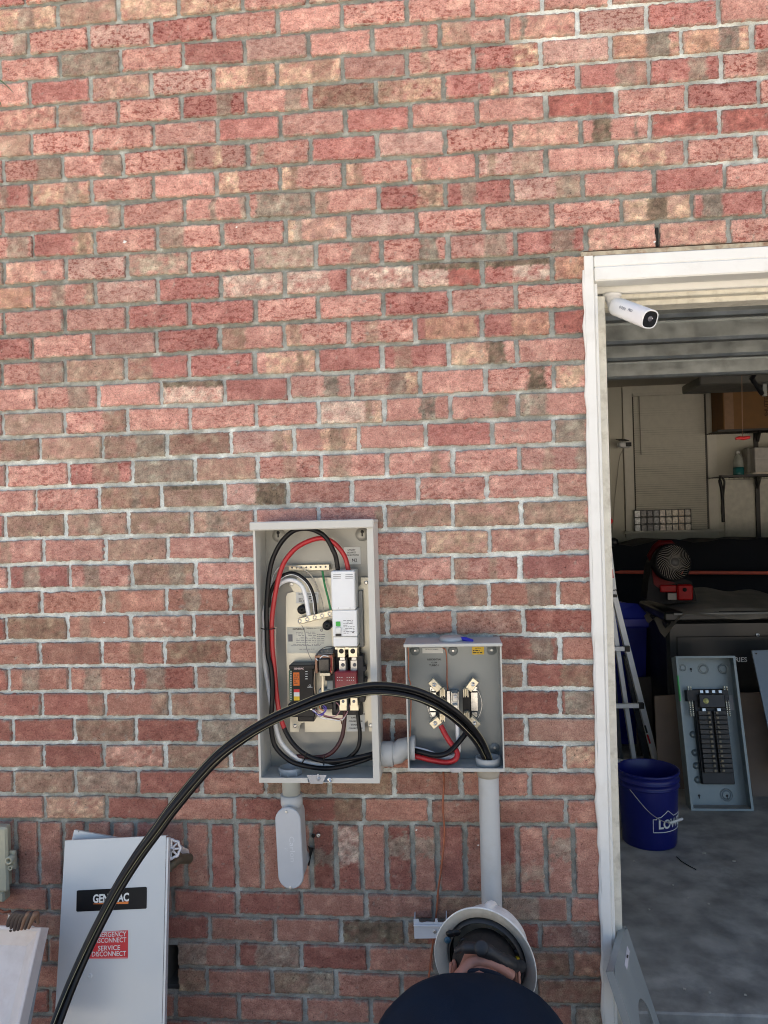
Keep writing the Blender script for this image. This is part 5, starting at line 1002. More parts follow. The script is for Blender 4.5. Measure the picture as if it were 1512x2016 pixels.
# covered vehicle
cvt = thing('covered_vehicle', (4.5, 5.5, 0), 'long shape under a dark navy cover with thin orange red stripe, deep in the garage', 'covered vehicle')
def cover(b):
    nx, nz = 60, 14; vs = []
    tops = [(1199, 1078), (1215, 1070), (1245, 1077), (1275, 1070), (1305, 1061), (1335, 1062), (1370, 1069), (1400, 1066), (1430, 1060), (1470, 1064), (1512, 1058), (1600, 1060), (1900, 1064)]
    xs = np.linspace(at(1150, 1070, 5.0)[0], 7.3, nx)
    tx = [at(p[0], p[1], 5.15)[0] for p in tops]; tz = [at(p[0], p[1], 5.15)[2] for p in tops]
    for i, x in enumerate(xs):
        zt = np.interp(x, tx, tz)
        for j in range(nz):
            t = j/(nz-1); y = 5.15-.20*math.sin(t*PI*.5)+.03*math.sin(x*5+t*4)*t+(.05 if j == 0 else 0); vs.append((x, y, zt*(1-t)+.0*t))
        vs[-nz:] = vs[-nz:]
    f = [(i*nz+j, (i+1)*nz+j, (i+1)*nz+j+1, i*nz+j+1) for i in range(nx-1) for j in range(nz-1)]
    b.add(vs, f, 0, True)
    top = [(xs[i], 5.2, np.interp(xs[i], tx, tz)) for i in range(nx)]; bk_ = [(xs[i], 6.2, np.interp(xs[i], tx, tz)-.02) for i in range(nx)]; bt_ = [(xs[i], 6.25, 0) for i in range(nx)]
    b.add(top+bk_+bt_, [(i, i+nx, i+nx+1, i+1) for i in range(nx-1)]+[(i+nx, i+2*nx, i+2*nx+1, i+nx+1) for i in range(nx-1)], 0, True)
part('cover', mat('navy_cover', (.0045, .006, .010), .75, var=.3, vs=3, spec=.3), cvt, cover)
part('stripe', mat('orange_red_stripe', (.62, .115, .07), .5), cvt, lambda b: b.tube([at(1211, 1127, 4.88), at(1222, 1126.6, 4.87), at(1512, 1128, 4.87), at(1700, 1128, 4.87)], [.006, .0165, .0165, .0165], 10))
# black storage bin
BINF = 2.72
X0 = at(1314, 1300, BINF)[0]; zt = at(1400, 1203, BINF)[2]
BINM = mat('black_bin_plastic', (.008, .0078, .007), .42, var=.25, vs=5, bump=.05, bs=30)
bn = thing('storage_bin', (X0+.9, 3.0, 0), 'large black storage bin with white letters on its front, behind the leaning breaker panel', 'storage bin')
part('body', BINM, bn, lambda b: (b.box((X0, BINF, 0), (X0+1.9, 3.35, zt-.06), bev=.02), b.box((X0+.06, BINF-.008, .15), (X0+1.84, BINF-.0005, zt-.16), bev=.006)))
part('lid', BINM, bn, lambda b: (b.box((X0-.02, BINF-.03, zt-.0595), (X0+1.92, 3.37, zt), bev=.012)))
part('lid_reflection', mat('bin_reflection_grey', (.16, .16, .15), .35), bn, lambda b: b.tube([(X0+.04, BINF-.034, zt-.012), (X0+1.9, BINF-.034, zt-.012)], .008, 8))  # grey tube paints the light reflection along the lid's front edge
text_mesh('ACCESSORIES', .042, WALLM(at(1471, 1299, BINF-.009)) , 'lettering', LABELW, bn, bold=.02, align='RIGHT')
part('bright_disc', STEEL, bn, lambda b: b.lathe([(.012, 0), (0, .006)], at(1492, 1250, BINF-.009), (0, -1, 0), 12))  # small bright steel disc set on the bin front
# grey tarp on the bin
tp = MB(); n1, n2 = 34, 14; vs = []
for i in range(n1):
    for j in range(n2):
        u_, v_ = i/(n1-1), j/(n2-1); x = at(1262, 1170, 3.0)[0]+u_*1.05; y = 2.66+.75*v_
        hump = .075*math.exp(-((u_-.45)/.25)**2)*v_+.05*math.exp(-((u_-.8)/.12)**2)*v_
        z = zt+.006+hump+.008*math.sin(u_*17+v_*5)*v_+ (.0 if v_ > .05 else -.035+.02*math.sin(u_*9))
        if u_ < .17: z -= (.17-u_)*.75*(1-.3*v_)*(1+.25*math.sin(v_*14)); x += (.17-u_)*.35
        vs.append((x, y, z))
tp.add(vs, [(i*n2+j, (i+1)*n2+j, (i+1)*n2+j+1, i*n2+j+1) for i in range(n1-1) for j in range(n2-1)], 0, True)
tag(tp.build('grey_tarp', mat('tarp_cloth', (.17, .155, .13), .75, var=.3, vs=8, bump=.3, bs=30)), 'crumpled grey brown tarp draped over the black storage bin', 'tarp')
# jobsite fan
FY = 2.98
fn = thing('jobsite_fan', at(1320, 1188, FY), 'red and black portable fan with a round grille standing on the tarp', 'fan')
fc = at(1325, 1107, FY-.17); fd = Vector((.18, -.96, .12)).normalized(); FR = .112
REDP = mat('fan_red', (.075, .002, .003), .5, spec=.12); FBL = mat('fan_black', (.004, .004, .0045), .6, spec=.15)
gr_ = part('guard', FBL, fn, lambda b: b.lathe([(FR*1.04, -.07), (FR*1.10, -.03), (FR*1.10, 0), (FR*1.0, .012), (FR*.98, 0)], fc, fd, 36))
e1 = fd.orthogonal().normalized(); e2 = fd.cross(e1)
def grille(b):
    for k in range(34):
        t0 = 2*PI*k/34; pts = []
        for s_i in range(7): s = s_i/6; t = t0+.9*s; r = FR*(.26+.74*s); pts.append(V3(fc)+(e1*math.cos(t)+e2*math.sin(t))*r+fd*(.030-.022*s*s))
        b.tube(pts, .0017, 5)
part('grille_wires', mat('grille_grey', (.20, .18, .15), .4), gr_, grille)
part('grille_hub', mat('grille_hub', (.05, .045, .04), .5), gr_, lambda b: b.lathe([(FR*.28, .026), (FR*.24, .034), (0, .036)], fc, fd, 20))
part('motor_housing', FBL, fn, lambda b: b.lathe([(0, -.14), (FR*.55, -.13), (FR*.85, -.09), (FR*1.0, -.071), (0, -.0705)], fc, fd, 24))
each('blade', FBL, gr_, [lambda b, k=k: b.prism([V3(fc)+(e1*math.cos(t)+e2*math.sin(t))*r_+fd*h_ for t, r_, h_ in ((k*1.57, .02, -.02), (k*1.57+.2, FR*.9, -.03), (k*1.57+.9, FR*.9, -.012), (k*1.57+.9, .02, -.01))], fd*.002) for k in range(4)])
part('handle', REDP, fn, lambda b: (b.tube([V3(at(1283, 1105, FY)), V3(at(1278, 1095, FY)), V3(at(1289, 1077, FY)), V3(at(1298, 1070, FY)), V3(at(1321, 1069, FY)), V3(at(1328, 1074, FY))], [.012, .018, .02, .023, .02, .012], 10)))
part('base', FBL, fn, lambda b: (b.prism([at(1273, 1181, FY-.09), at(1276, 1150, FY-.09), at(1283, 1110, FY-.09), at(1296, 1085, FY-.09), at(1312, 1085, FY-.09), at(1325, 1135, FY-.09), at(1350, 1140, FY-.09), at(1362, 1145, FY-.09), at(1370, 1172, FY-.09), at(1371, 1183, FY-.09), at(1310, 1190, FY-.09)], (0, .17, 0))))
part('red_side_shell', REDP, fn, lambda b: b.prism([at(1287, 1150, FY-.096), at(1283, 1115, FY-.096), at(1288, 1100, FY-.096), at(1298, 1120, FY-.096), at(1305, 1140, FY-.096), at(1330, 1148, FY-.096), at(1300, 1160, FY-.096)], (0, .005, 0)))
part('battery_bay', mat('battery_red', (.20, .003, .004), .45, spec=.15), fn, lambda b: (slab(b, 1334, 1151, 1365, 1182, FY-.13, FY-.0905, bev=.01), slab(b, 1300, 1152, 1333, 1166, FY-.11, FY-.0905, bev=.006)))
part('dial', FBL, fn, lambda b: b.lathe([(.014, 0), (.012, .006), (0, .006)], at(1348, 1161, FY-.1305), (0, -1, 0), 18))
part('battery', mat('battery_black', (.03, .03, .03), .3), fn, lambda b: slab(b, 1314, 1167, 1333, 1182, FY-.12, FY-.0905, bev=.004))
# blue recycling bin
bb_ = thing('recycling_bin', at(1250, 1345, 3.5), 'tall dark blue plastic bin standing behind the aluminium ladder', 'bin')
BLU = mat('blue_bin_plastic', (.008, .016, .28), .38, var=.15, vs=6)
def frust(b, x0t, x1t, x0b, x1b, zt_, zb_, y0, y1, bev=0):
    b.prism([(x0b, y0+.03, zb_), (x1b, y0+.03, zb_), (x1t, y0, zt_), (x0t, y0, zt_)], (0, .001, 0))
    b.add([(x0b, y0+.03, zb_), (x1b, y0+.03, zb_), (x1b, y1-.03, zb_), (x0b, y1-.03, zb_), (x0t, y0, zt_), (x1t, y0, zt_), (x1t, y1, zt_), (x0t, y1, zt_)], [(0, 1, 5, 4), (1, 2, 6, 5), (2, 3, 7, 6), (3, 0, 4, 7), (4, 5, 6, 7), (0, 3, 2, 1)])
xa, xb = at(1180, 1240, 3.2)[0], at(1282, 1240, 3.2)[0]; zb1 = at(1240, 1216, 3.2)[2]
part('body', BLU, bb_, lambda b: frust(b, xa, xb-.03, xa+.03, at(1268, 1345, 3.2)[0], zb1-.07, .03, 3.2, 3.62))
part('rim', BLU, bb_, lambda b: b.box((xa-.02, 3.18, zb1-.069), (xb, 3.64, zb1), bev=.01))
part('lid', BLU, bb_, lambda b: b.add([(xa-.02, 3.18, zb1+.001), (xb-.01, 3.18, zb1+.001), (xb-.06, 3.64, zb1+.05), (xa, 3.64, zb1+.05), (xa-.02, 3.22, zb1+.12), (at(1250, 1184, 3.3)[0], 3.22, at(1250, 1186, 3.3)[2]), (xb-.09, 3.6, zb1+.05), (xa, 3.6, zb1+.13)], [(0, 1, 5, 4), (1, 2, 6, 5), (2, 3, 7, 6), (3, 0, 4, 7), (4, 5, 6, 7), (3, 2, 1, 0)]))
# cardboard / boards leaning
def leaning(name, label, cat, pts, Yt, Yb, th, m):
    P = [V3(at(x, y, Yt if i < 2 else Yb)) for i, (x, y) in enumerate(pts)]; b = MB(); b.prism(P, (0, th, 0)); o = b.build(name, m); tag(o, label, cat); return o
BRD = mat('brown_board', (.20, .15, .115), .8, var=.12, vs=6, bump=.15, bs=40)
leaning('brown_board', 'brown sheet of board leaning in the garage left of the breaker panel', 'board', [(1289, 1371), (1345, 1368), (1352, 1560), (1298, 1562)], 2.55, 2.42, .02, BRD)
leaning('brown_board', 'brown sheet of board leaning on the black bin right of the breaker panel', 'board', [(1452, 1365), (1560, 1362), (1580, 1574), (1484, 1578)], 2.60, 2.30, .02, BRD)
leaning('brown_board', 'tall brown board standing behind the ladder under the blue bin', 'board', [(1252, 1336), (1283, 1333), (1287, 1508), (1256, 1510)], 3.15, 3.05, .03, mat('dark_brown_board', (.10, .075, .055), .8))
gc = leaning('grey_panel_cover', 'blue grey steel panel cover leaning at the right edge of the view', 'metal panel', [(1480, 1281), (1640, 1276), (1665, 1520), (1533, 1530)], 2.42, 2.16, .012, mat('panel_cover_grey', (.17, .21, .245), .42, .3, var=.05))
part('hole', BLACKP, gc, lambda b: b.lathe([(.006, 0), (0, .001)], at(1489, 1287, 2.412), (0, -1, 0), 10))
# breaker panel (load centre)
LT, RT, LBt, RBt = at(1333, 1292, 2.30), at(1452, 1286, 2.30), at(1361, 1596, 2.08), at(1484, 1590, 2.08)
MPp = face_M(LBt, (RBt-LBt)*np.array([1, 1, 0]), (0, .235, .86)); PW_ = float(np.linalg.norm(RBt-LBt)); PH_ = float(np.linalg.norm(LT-LBt))
pb = frame_thing('breaker_panel', MPp, 'open grey breaker panel box full of black breakers, leaning upright on the garage floor', 'breaker panel')
PGR = mat('panel_grey', (.22, .26, .265), .42, .35, var=.07, vs=8)
def sk(px, py):  # pixel on the open face -> local
    return MPp.inverted() @ on(MPp, px, py)
def sbox(b, x0, x1, y0, y1, z0, z1, bev=0, mi=0): b.box((x0*PW_, y0*PH_, z0), (x1*PW_, y1*PH_, z1), mi, bev=bev)
D_ = .095
def pshell(b):
    sbox(b, 0, 1, 0, 1, -D_, -D_+.0015); t = .0015
    b.box((0, 0, -D_+.0016), (t, PH_, 0)); b.box((PW_-t, 0, -D_+.0016), (PW_, PH_, 0)); b.box((t, 0, -D_+.0016), (PW_-t, t, 0)); b.box((t, PH_-t, -D_+.0016), (PW_-t, PH_, 0))
    for a_ in ((-.0005, 0, .013, PH_), (PW_-.013, 0, PW_+.0005, PH_), (.013, 0, PW_-.013, .012), (.013, PH_-.012, PW_-.013, PH_)): b.box((a_[0], a_[1], .0002), (a_[2], a_[3], .0016))
pw('enclosure', PGR, pb, MPp, pshell)
for x_, y_, r_ in ((.16, .93, .022), (.55, .92, .032), (.93, .92, .032), (.72, .09, .036)):
    pw('knockout', PGR, pb, MPp, lambda b: (b.lathe([(r_, 0), (r_, .0016), (r_*.92, .0016), (r_*.92, .0004), (r_*.6, .0004), (r_*.6, .002), (r_*.5, .002), (0, .0022)], (x_*PW_*.9+.01, y_*PH_, -D_+.0017), (0, 0, 1), 28)))
for x_, y_ in ((.33, .92), (.24, .085), (.72, .085)): pw('keyhole', BLACKP, pb, MPp, lambda b: (b.lathe([(.007, 0), (0, .001)], (x_*PW_*.95, y_*PH_, -D_+.004), (0, 0, 1), 12), b.box((x_*PW_*.95-.0025, y_*PH_-.016, -D_+.0042), (x_*PW_*.95+.0025, y_*PH_, -D_+.0048))))
bus = pw('breaker_base', mat('panel_black', (.012, .012, .012), .45, var=.3), pb, MPp, lambda b: (sbox(b, .27, .80, .16, .78, -D_+.002, -.05, .004), sbox(b, .16, .86, .70, .775, -D_+.002, -.045, .002)))
pw('green_sticker', mat('green_tape', (.05, .42, .10), .5), pb, MPp, lambda b: b.box((-.0008, PH_*.70, -.022), (.0055, PH_*.87, .0022)))
pw('label', mat('panel_label', (.42, .42, .44), .5), pb, MPp, lambda b: sbox(b, .82, .97, .64, .74, -D_+.002, -D_+.003))
each_i = 0
for side in (0, 1):
    for i in range(13):
        y0 = .235+i*.031
        x0 = .30 if side == 0 else .555
        bo = pw('breaker', mat('breaker_black_%d' % ((i*3+side) % 2), ((.02, .019, .017) if (i*3+side) % 2 else (.035, .03, .024)), .45), pb, MPp, lambda b: (sbox(b, x0, x0+.22, y0, y0+.0285, -.0495, -.022, .002)))
        pw('toggle', mat('toggle_tan', (.20, .17, .11), .5), bo, MPp, lambda b: sbox(b, x0+(.15 if side == 0 else .03), x0+(.19 if side == 0 else .07), y0+.006, y0+.022, -.0218, -.013, .001))
mb2 = pw('main_breaker', mat('main_breaker_black', (.018, .017, .016), .4), pb, MPp, lambda b: sbox(b, .33, .76, .655, .745, -.0445, -.012, .004))
pw('dial_sticker', mat('lime_sticker', (.62, .62, .25), .5), mb2, MPp, lambda b: b.lathe([(.0155, 0), (.0155, .001), (.005, .0012), (.005, .0022), (0, .0022)], (.44*PW_, .70*PH_, -.0118), (0, 0, 1), 22))
for x_ in (.37, .46, .57, .68): pw('lug', STEEL, pb, MPp, lambda b: (sbox(b, x_, x_+.055, .752, .772, -.0445, -.026, .001)))
for x_ in (.37, .62): pw('lug', STEEL, pb, MPp, lambda b: (sbox(b, x_, x_+.06, .632, .652, -.0445, -.022, .001)))
for x_ in (.19, .235, .80, .84):
    nbr = pw('neutral_bar', BRASS, pb, MPp, lambda b: sbox(b, x_, x_+.016, .60, .80, -.062, -.046, .0005))
    each_n = pw('bar_screws', INK, nbr, MPp, lambda b: [sbox(b, x_+.001, x_+.015, .605+k*.0145, .611+k*.0145, -.0459, -.0445) for k in range(13)]); each_n['kind'] = 'part'
    del each_n['kind']
for y_ in (.48, .36, .275, .185): pw('mounting_clip', PGR, pb, MPp, lambda b: b.lathe([(.02, 0), (.018, .008), (0, .01)], (.235*PW_, y_*PH_, -D_+.002), (0, 0, 1), 18))
# blue bucket
bfc = floor_at(1290, 1676); BC = np.array([bfc[0]+.005, bfc[1]+.132, 0])
bu = thing('blue_bucket', BC, 'dark blue bucket with wire handle and white store logo on the concrete floor', 'bucket')
BUM = mat('bucket_blue', (.004, .008, .125), .34, var=.08, vs=6)
part('shell', BUM, bu, lambda b: b.lathe([(0, .003), (.125, .003), (.130, .0), (.133, .006), (.1455, .285), (.1455, .29), (.152, .291), (.152, .296), (.1475, .298), (.1475, .318), (.1535, .3195), (.1535, .325), (.148, .327), (.149, .352), (.1545, .356), (.1545, .366), (.149, .368), (.146, .364), (.1435, .29), (.126, .01), (0, .01)], BC, (0, 0, 1), 56))
def rad_at(z): return .133+(.1455-.133)*z/.285+.0006
dirc = V3(CAM-BC); a0 = math.atan2(dirc.y, dirc.x)
def cylpt(ang, z, off=0): r = rad_at(z)+off; return (BC[0]+r*math.cos(ang), BC[1]+r*math.sin(ang), z)
def wrap_mesh(me, ang0, z0):   # flat letter mesh (metres) bent round the bucket
    for v_ in me.vertices:
        r = rad_at(z0+v_.co.y)+.0008; an = ang0+v_.co.x/r; v_.co = Vector((BC[0]+r*math.cos(an), BC[1]+r*math.sin(an), z0+v_.co.y))
def find_ang(px):
    best = None
    for an in np.linspace(a0-1.4, a0+1.5, 300):
        p = np.array(cylpt(an, .13))-CAM; q = 756+FPX*(p@AR)/(p@AF)
        if best is None or abs(q-px) < best[0]: best = (abs(q-px), an)
    return best[1]
aL = find_ang(1296)
cu = bpy.data.curves.new('t', 'FONT'); cu.body = "LOWE'S"; cu.size = 1; cu.offset = .035; cu.align_x = 'LEFT'; cu.align_y = 'CENTER'; ob = bpy.data.objects.new('t', cu); COL.objects.link(ob); bpy.context.view_layer.update()
me = bpy.data.meshes.new_from_object(ob.evaluated_get(bpy.context.evaluated_depsgraph_get())); bpy.data.objects.remove(ob)
me.transform(Matrix.Diagonal((.052, .060, 1, 1))); wrap_mesh(me, aL, .130); me.transform(world_of(bu).inverted()); me.materials.clear(); me.materials.append(LABELW)
o = bpy.data.objects.new('store_lettering', me); COL.objects.link(o); o.parent = bu
def logo(b):
    aA = find_ang(1286); pts = []
    prof = [(0, .093), (0, .158), (.016, .158), (.018, .166), (.036, .168), (.075, .198), (.112, .168), (.175, .168), (.175, .093), (0, .093)]
    P = []
    for (x0, z0), (x1, z1_) in zip(prof[:-1], prof[1:]):
        for k in range(8): t = k/8; P.append((x0+(x1-x0)*t, z0+(z1_-z0)*t))
    P.append(prof[-1])
    for (x0, z0), (x1, z1_) in zip(P[:-1], P[1:]):
        if abs(x1-x0)+abs(z1_-z0) < 1e-6: continue
        b.tube([cylpt(aA+x0/.138, z0, .0002), cylpt(aA+x1/.138, z1_, .0002)], .0019, 5)
part('logo_outline', LABELW, bu, logo)
hA, hB = find_ang(1246), None
P0 = V3(cylpt(hA, .295, .012)); P1 = V3(at(1272, 1593, BC[1]-.14)); P2 = V3(at(1297, 1613, BC[1]-.165)); P3 = V3(at(1318, 1621, BC[1]-.16)); P4 = V3(at(1343, 1612, BC[1]-.10))
ha = part('wire_handle', mat('handle_wire', (.30, .29, .28), .35, .7), bu, lambda b: b.tube(spline([P0, P1, P2, P3], 6), .0022, 8))
part('grip', LABELW, ha, lambda b: b.tube([P3, P4], .0065, 12))
# ladder
ld = thing('aluminium_ladder', at(1240, 1500, 2.9), 'folded aluminium ladder with black rung caps standing beside the white jamb', 'ladder')
def bar(b, p, q, w_, t_, mi=0):
    p, q = V3(p), V3(q); u = (q-p).normalized(); s = u.cross(Vector((0, -1, 0))).normalized(); n = s.cross(u)
    vs = [c+s*(w_*a)+n*(t_*d) for c in (p, q) for a, d in ((-.5, -.5), (.5, -.5), (.5, .5), (-.5, .5))]
    b.add(vs, [(0, 1, 5, 4), (1, 2, 6, 5), (2, 3, 7, 6), (3, 0, 4, 7), (0, 3, 2, 1), (4, 5, 6, 7)], mi)
ALR = mat('ladder_aluminium', (.80, .81, .82), .4, .0, var=.06, vs=10); ADK = mat('ladder_channel', (.10, .105, .11), .4, .5)
g1 = floor_at(1292, 1504)
part('side_rail', ALR, ld, lambda b: bar(b, at(1206, 1162, 2.80), (g1[0], g1[1], 0), .033, .06))
part('side_rail', ALR, ld, lambda b: bar(b, at(1203, 1195, 2.68), (at(1249, 1503, 2.86)), .026, .05))
part('side_rail', ADK, ld, lambda b: bar(b, at(1232, 1290, 2.90), at(1274, 1502, 3.0), .034, .05), 'dark grey rear rail')
part('side_rail', ADK, ld, lambda b: bar(b, at(1204, 1290, 2.74), at(1222, 1500, 2.84), .022, .05), 'dark grey rear rail')
tpl = part('top_rail', ALR, ld, lambda b: bar(b, at(1199, 1079, 2.75), at(1208, 1160, 2.75), .026, .05))
part('rail_label', REDL, tpl, lambda b: (bar(b, at(1201, 1083, 2.722), at(1203, 1096, 2.722), .015, .002), bar(b, at(1204, 1121, 2.722), at(1206, 1138, 2.722), .015, .002)))
part('top_cap', BLACKP, ld, lambda b: b.sphere(at(1207, 1067, 2.76), .036, 16, 0, (1, 1, .8)))
for x0, x1, y_ in ((1180, 1235, 1277), (1180, 1263, 1389)):
    rg = part('rung', ALR, ld, lambda b, x0=x0, x1=x1, y_=y_: bar(b, at(x0, y_+1, 2.66), at(x1-6, y_, 2.66), .026, .026))
    part('end_cap', BLACKP, rg, lambda b, x1=x1, y_=y_: bar(b, at(x1-6, y_, 2.66), at(x1+4, y_, 2.66), .034, .034))
part('hinge_band', BLACKP, ld, lambda b: bar(b, at(1195, 1173, 2.66), at(1214, 1173, 2.66), .018, .03))
part('rail_sticker', [INK, REDL], ld, lambda b: (bar(b, at(1269.5, 1428, 2.79), at(1274, 1443, 2.79), .011, .002, 0), bar(b, at(1274.5, 1446, 2.79), at(1280, 1464, 2.79), .011, .002, 1)))
part('foot_brace', ALR, ld, lambda b: bar(b, at(1200, 1497, 2.7), at(1240, 1502, 2.7), .03, .03))
b = MB(); b.sphere(at(1200, 1026, 2.9), .022, 16, 0, (1, 1, 1)); ro = b.build('red_knob', REDL); tag(ro, 'round red knob peeking out beside the white jamb above the ladder', 'knob')
part('stem', BLACKP, ro, lambda b: b.cyl(at(1196, 1034, 2.9), at(1199, 1062, 2.9), .008, 10))
# litter on floor
spots = [(1386, 1680, 'scrap of paper'), (1444, 1696, 'white chip'), (1325, 1743, 'white chip'), (1278, 1791, 'white crumb'), (1255, 2010, 'x'), (1348, 1948, 'crumb'), (1397, 1955, 'crumb'), (1468, 1960, 'crumb'), (1249, 1696, 'crumb'), (1510, 1799, 'crumb'), (1354, 1768, 'crumb'), (1395, 1780, 'crumb')]
for k, (x_, y_, nm) in enumerate(spots):
    if nm == 'x': continue
    p = floor_at(x_, y_); r_ = .009 if k < 2 else .005; b = MB()
    b.prism([(p[0]+r_*math.cos(t)*rr.uniform(.6, 1.2), p[1]+r_*math.sin(t)*rr.uniform(.6, 1.6), .0006) for t in np.linspace(0, 2*PI, 7)[:-1]], (0, 0, .003))
    tag(b.build('paper_scrap', mat('paper_scrap', (.50, .48, .42), .8)), 'tiny pale scrap lying on the dark garage floor', 'scrap', 'pale scraps on the garage floor')
b = MB(); b.tube([tuple(floor_at(x_, y_)+np.array([0, 0, .003])) for x_, y_ in ((1332, 1688), (1342, 1697), (1355, 1705), (1370, 1713))], .0022, 6); tag(b.build('twig', BLACKP), 'thin black strip of debris on the garage floor in front of the bucket', 'debris')
def leaf(b, c, d, wd, up):
    c = V3(c); d = V3(d); s = d.cross(V3(up)).normalized(); n = 8; vs = []
    for i in range(n+1):
        t = i/n; ww = wd*math.sin(PI*min(1, t*.97+.02))**.8; p = c+d*t+V3(up)*(-.25*d.length*t*t); vs += [p-s*ww+V3(up)*ww*.3, p, p+s*ww+V3(up)*ww*.3]
    b.add(vs, [(i*3+j, i*3+j+1, i*3+j+4, i*3+j+3) for i in range(n) for j in (0, 1)], 0, True)
p = floor_at(1372, 2013, -.045); b = MB(); leaf(b, (p[0]-.02, p[1], -.035), (.045, .01, .004), .012, (0, 0, 1)); tag(b.build('fallen_leaf', mat('yellow_leaf', (.28, .24, .03), .6)), 'yellow green leaf lying on the door threshold', 'leaf')
sh = thing('plant_shoot', at(-30, 150, -.55), 'green leaf tip of a plant poking in at the top left edge', 'plant')
part('leaf', mat('green_leaf', (.05, .13, .07), .45), sh, lambda b: leaf(b, at(-12, 153, -.5), at(29, 172, -.5)-at(-12, 153, -.5), .009, (.2, 0, 1)))
part('leaf', mat('green_leaf', (.05, .13, .07), .45), sh, lambda b: leaf(b, at(-14, 185, -.5), at(4, 203, -.5)-at(-14, 185, -.5), .008, (.2, 0, 1)))
part('stem', mat('green_stem', (.06, .12, .05), .5), sh, lambda b: b.tube([at(-12, 153, -.5), at(-60, 200, -.5), at(-90, 400, -.45), at(-110, 900, -.4), at(-120, 2100, -.4)], [.002, .003, .005, .008, .01], 8))
# ================================================================== the worker
SKIN = mat('skin', (.40, .185, .13), .5, var=.12, vs=30, bump=.15, bs=180)
NAVY = mat('navy_tshirt', (.005, .013, .028), .85, var=.2, vs=12, bump=.3, bs=600, spec=.2)
HAIR = mat('dark_hair', (.010, .007, .005), .6, bump=.9, bs=500)
JEANS = mat('work_trousers', (.02, .03, .05), .85, bump=.3, bs=300)
HATW = mat('hard_hat_white', (.88, .87, .82), .34, var=.1, vs=9, dirt=.5, dirtcol=(.34, .30, .22), ds=16)
HATIN = mat('hard_hat_inside', (.70, .66, .57), .5, var=.15, vs=9, dirt=.45, dirtcol=(.2, .18, .14), ds=12)
SUSP = mat('suspension_grey', (.018, .019, .022), .5)
Hc = V3(at(955, 1893, -.30)); NB = V3(at(935, 1925, -.50)); XP = NB.x
psn = thing('person', (XP, -.95, -.09), 'person in a navy t-shirt and white hard hat crouching with head bent toward the wall', 'person')
def skin_mesh(joints, edges, radii, name, m, parent, sub=2):
    me = bpy.data.meshes.new(name); me.from_pydata([tuple(j) for j in joints], edges, []); ob = bpy.data.objects.new(name, me); COL.objects.link(ob)
    sm = ob.modifiers.new('s', 'SKIN'); sm.use_smooth_shade = True; su = ob.modifiers.new('u', 'SUBSURF'); su.levels = sub; su.render_levels = sub
    for i, r in enumerate(radii):
        v = me.skin_vertices[0].data[i]; v.radius = (r, r) if not hasattr(r, '__len__') else r
    me.skin_vertices[0].data[0].use_root = True
    bpy.context.view_layer.update(); m2 = bpy.data.meshes.new_from_object(ob.evaluated_get(bpy.context.evaluated_depsgraph_get())); bpy.data.objects.remove(ob)
    m2.name = name; m2.materials.clear(); m2.materials.append(m)
    for p in m2.polygons: p.use_smooth = True
    m2.transform(world_of(parent).inverted()); o = bpy.data.objects.new(name, m2); COL.objects.link(o); o.parent = parent; ORG[o.name] = world_of(parent); return o
J = []; Eg = []; Rr = []
def jn(p, r, par=None):
    J.append(tuple(float(q) for q in p)); Rr.append(r)
    if par is not None: Eg.append((par, len(J)-1))
    return len(J)-1
pel = jn((XP-.02, -1.10, .30), (.15, .12)); sp1 = jn((XP-.01, -.95, .40), (.14, .11), pel); ch_ = jn((XP, -.72, .45), (.16, .12), sp1); nk0 = jn((NB.x-.005, -.53, .50), (.085, .08), ch_)
nk1 = jn(NB*.55+Hc*.45+Vector((0, 0, .0)), .052, nk0); hd0 = jn(Hc+Vector((-.004, -.03, .0)), (.078, .082), nk1); hd1 = jn(Hc+Vector((.008, .06, -.045)), (.070, .075), hd0)
for sg in (-1, 1):
    sh_ = jn((XP+sg*.165, -.60, .44), .058, ch_); el = jn((XP+sg*.235, -.52, .20), .040, sh_); wr = jn((XP+sg*.13, -.30, .10), .026, el); pm = jn((XP+sg*.10, -.235, .085), (.035, .018), wr)
    for k in range(4):
        ang = (k-1.5)*.22; a1 = jn((XP+sg*.09+(k-1.5)*.019, -.19, .078), .0095, pm); a2 = jn((XP+sg*.085+(k-1.5)*.021, -.165+abs(k-1.3)*.004, .06), .0085, a1); jn((XP+sg*.08+(k-1.5)*.021, -.160, .038), .0075, a2)
    t1 = jn((XP+sg*.065, -.235, .07), .011, pm); jn((XP+sg*.048, -.205, .055), .009, t1)
    hp = jn((XP+sg*.11, -1.08, .25), .085, pel); kn = jn((XP+sg*.20, -.70, .07), .060, hp); an_ = jn((XP+sg*.17, -1.10, -.03), .040, kn); jn((XP+sg*.17, -1.22, -.04), .034, an_)
body = skin_mesh(J, Eg, Rr, 'body', SKIN, psn, 1)
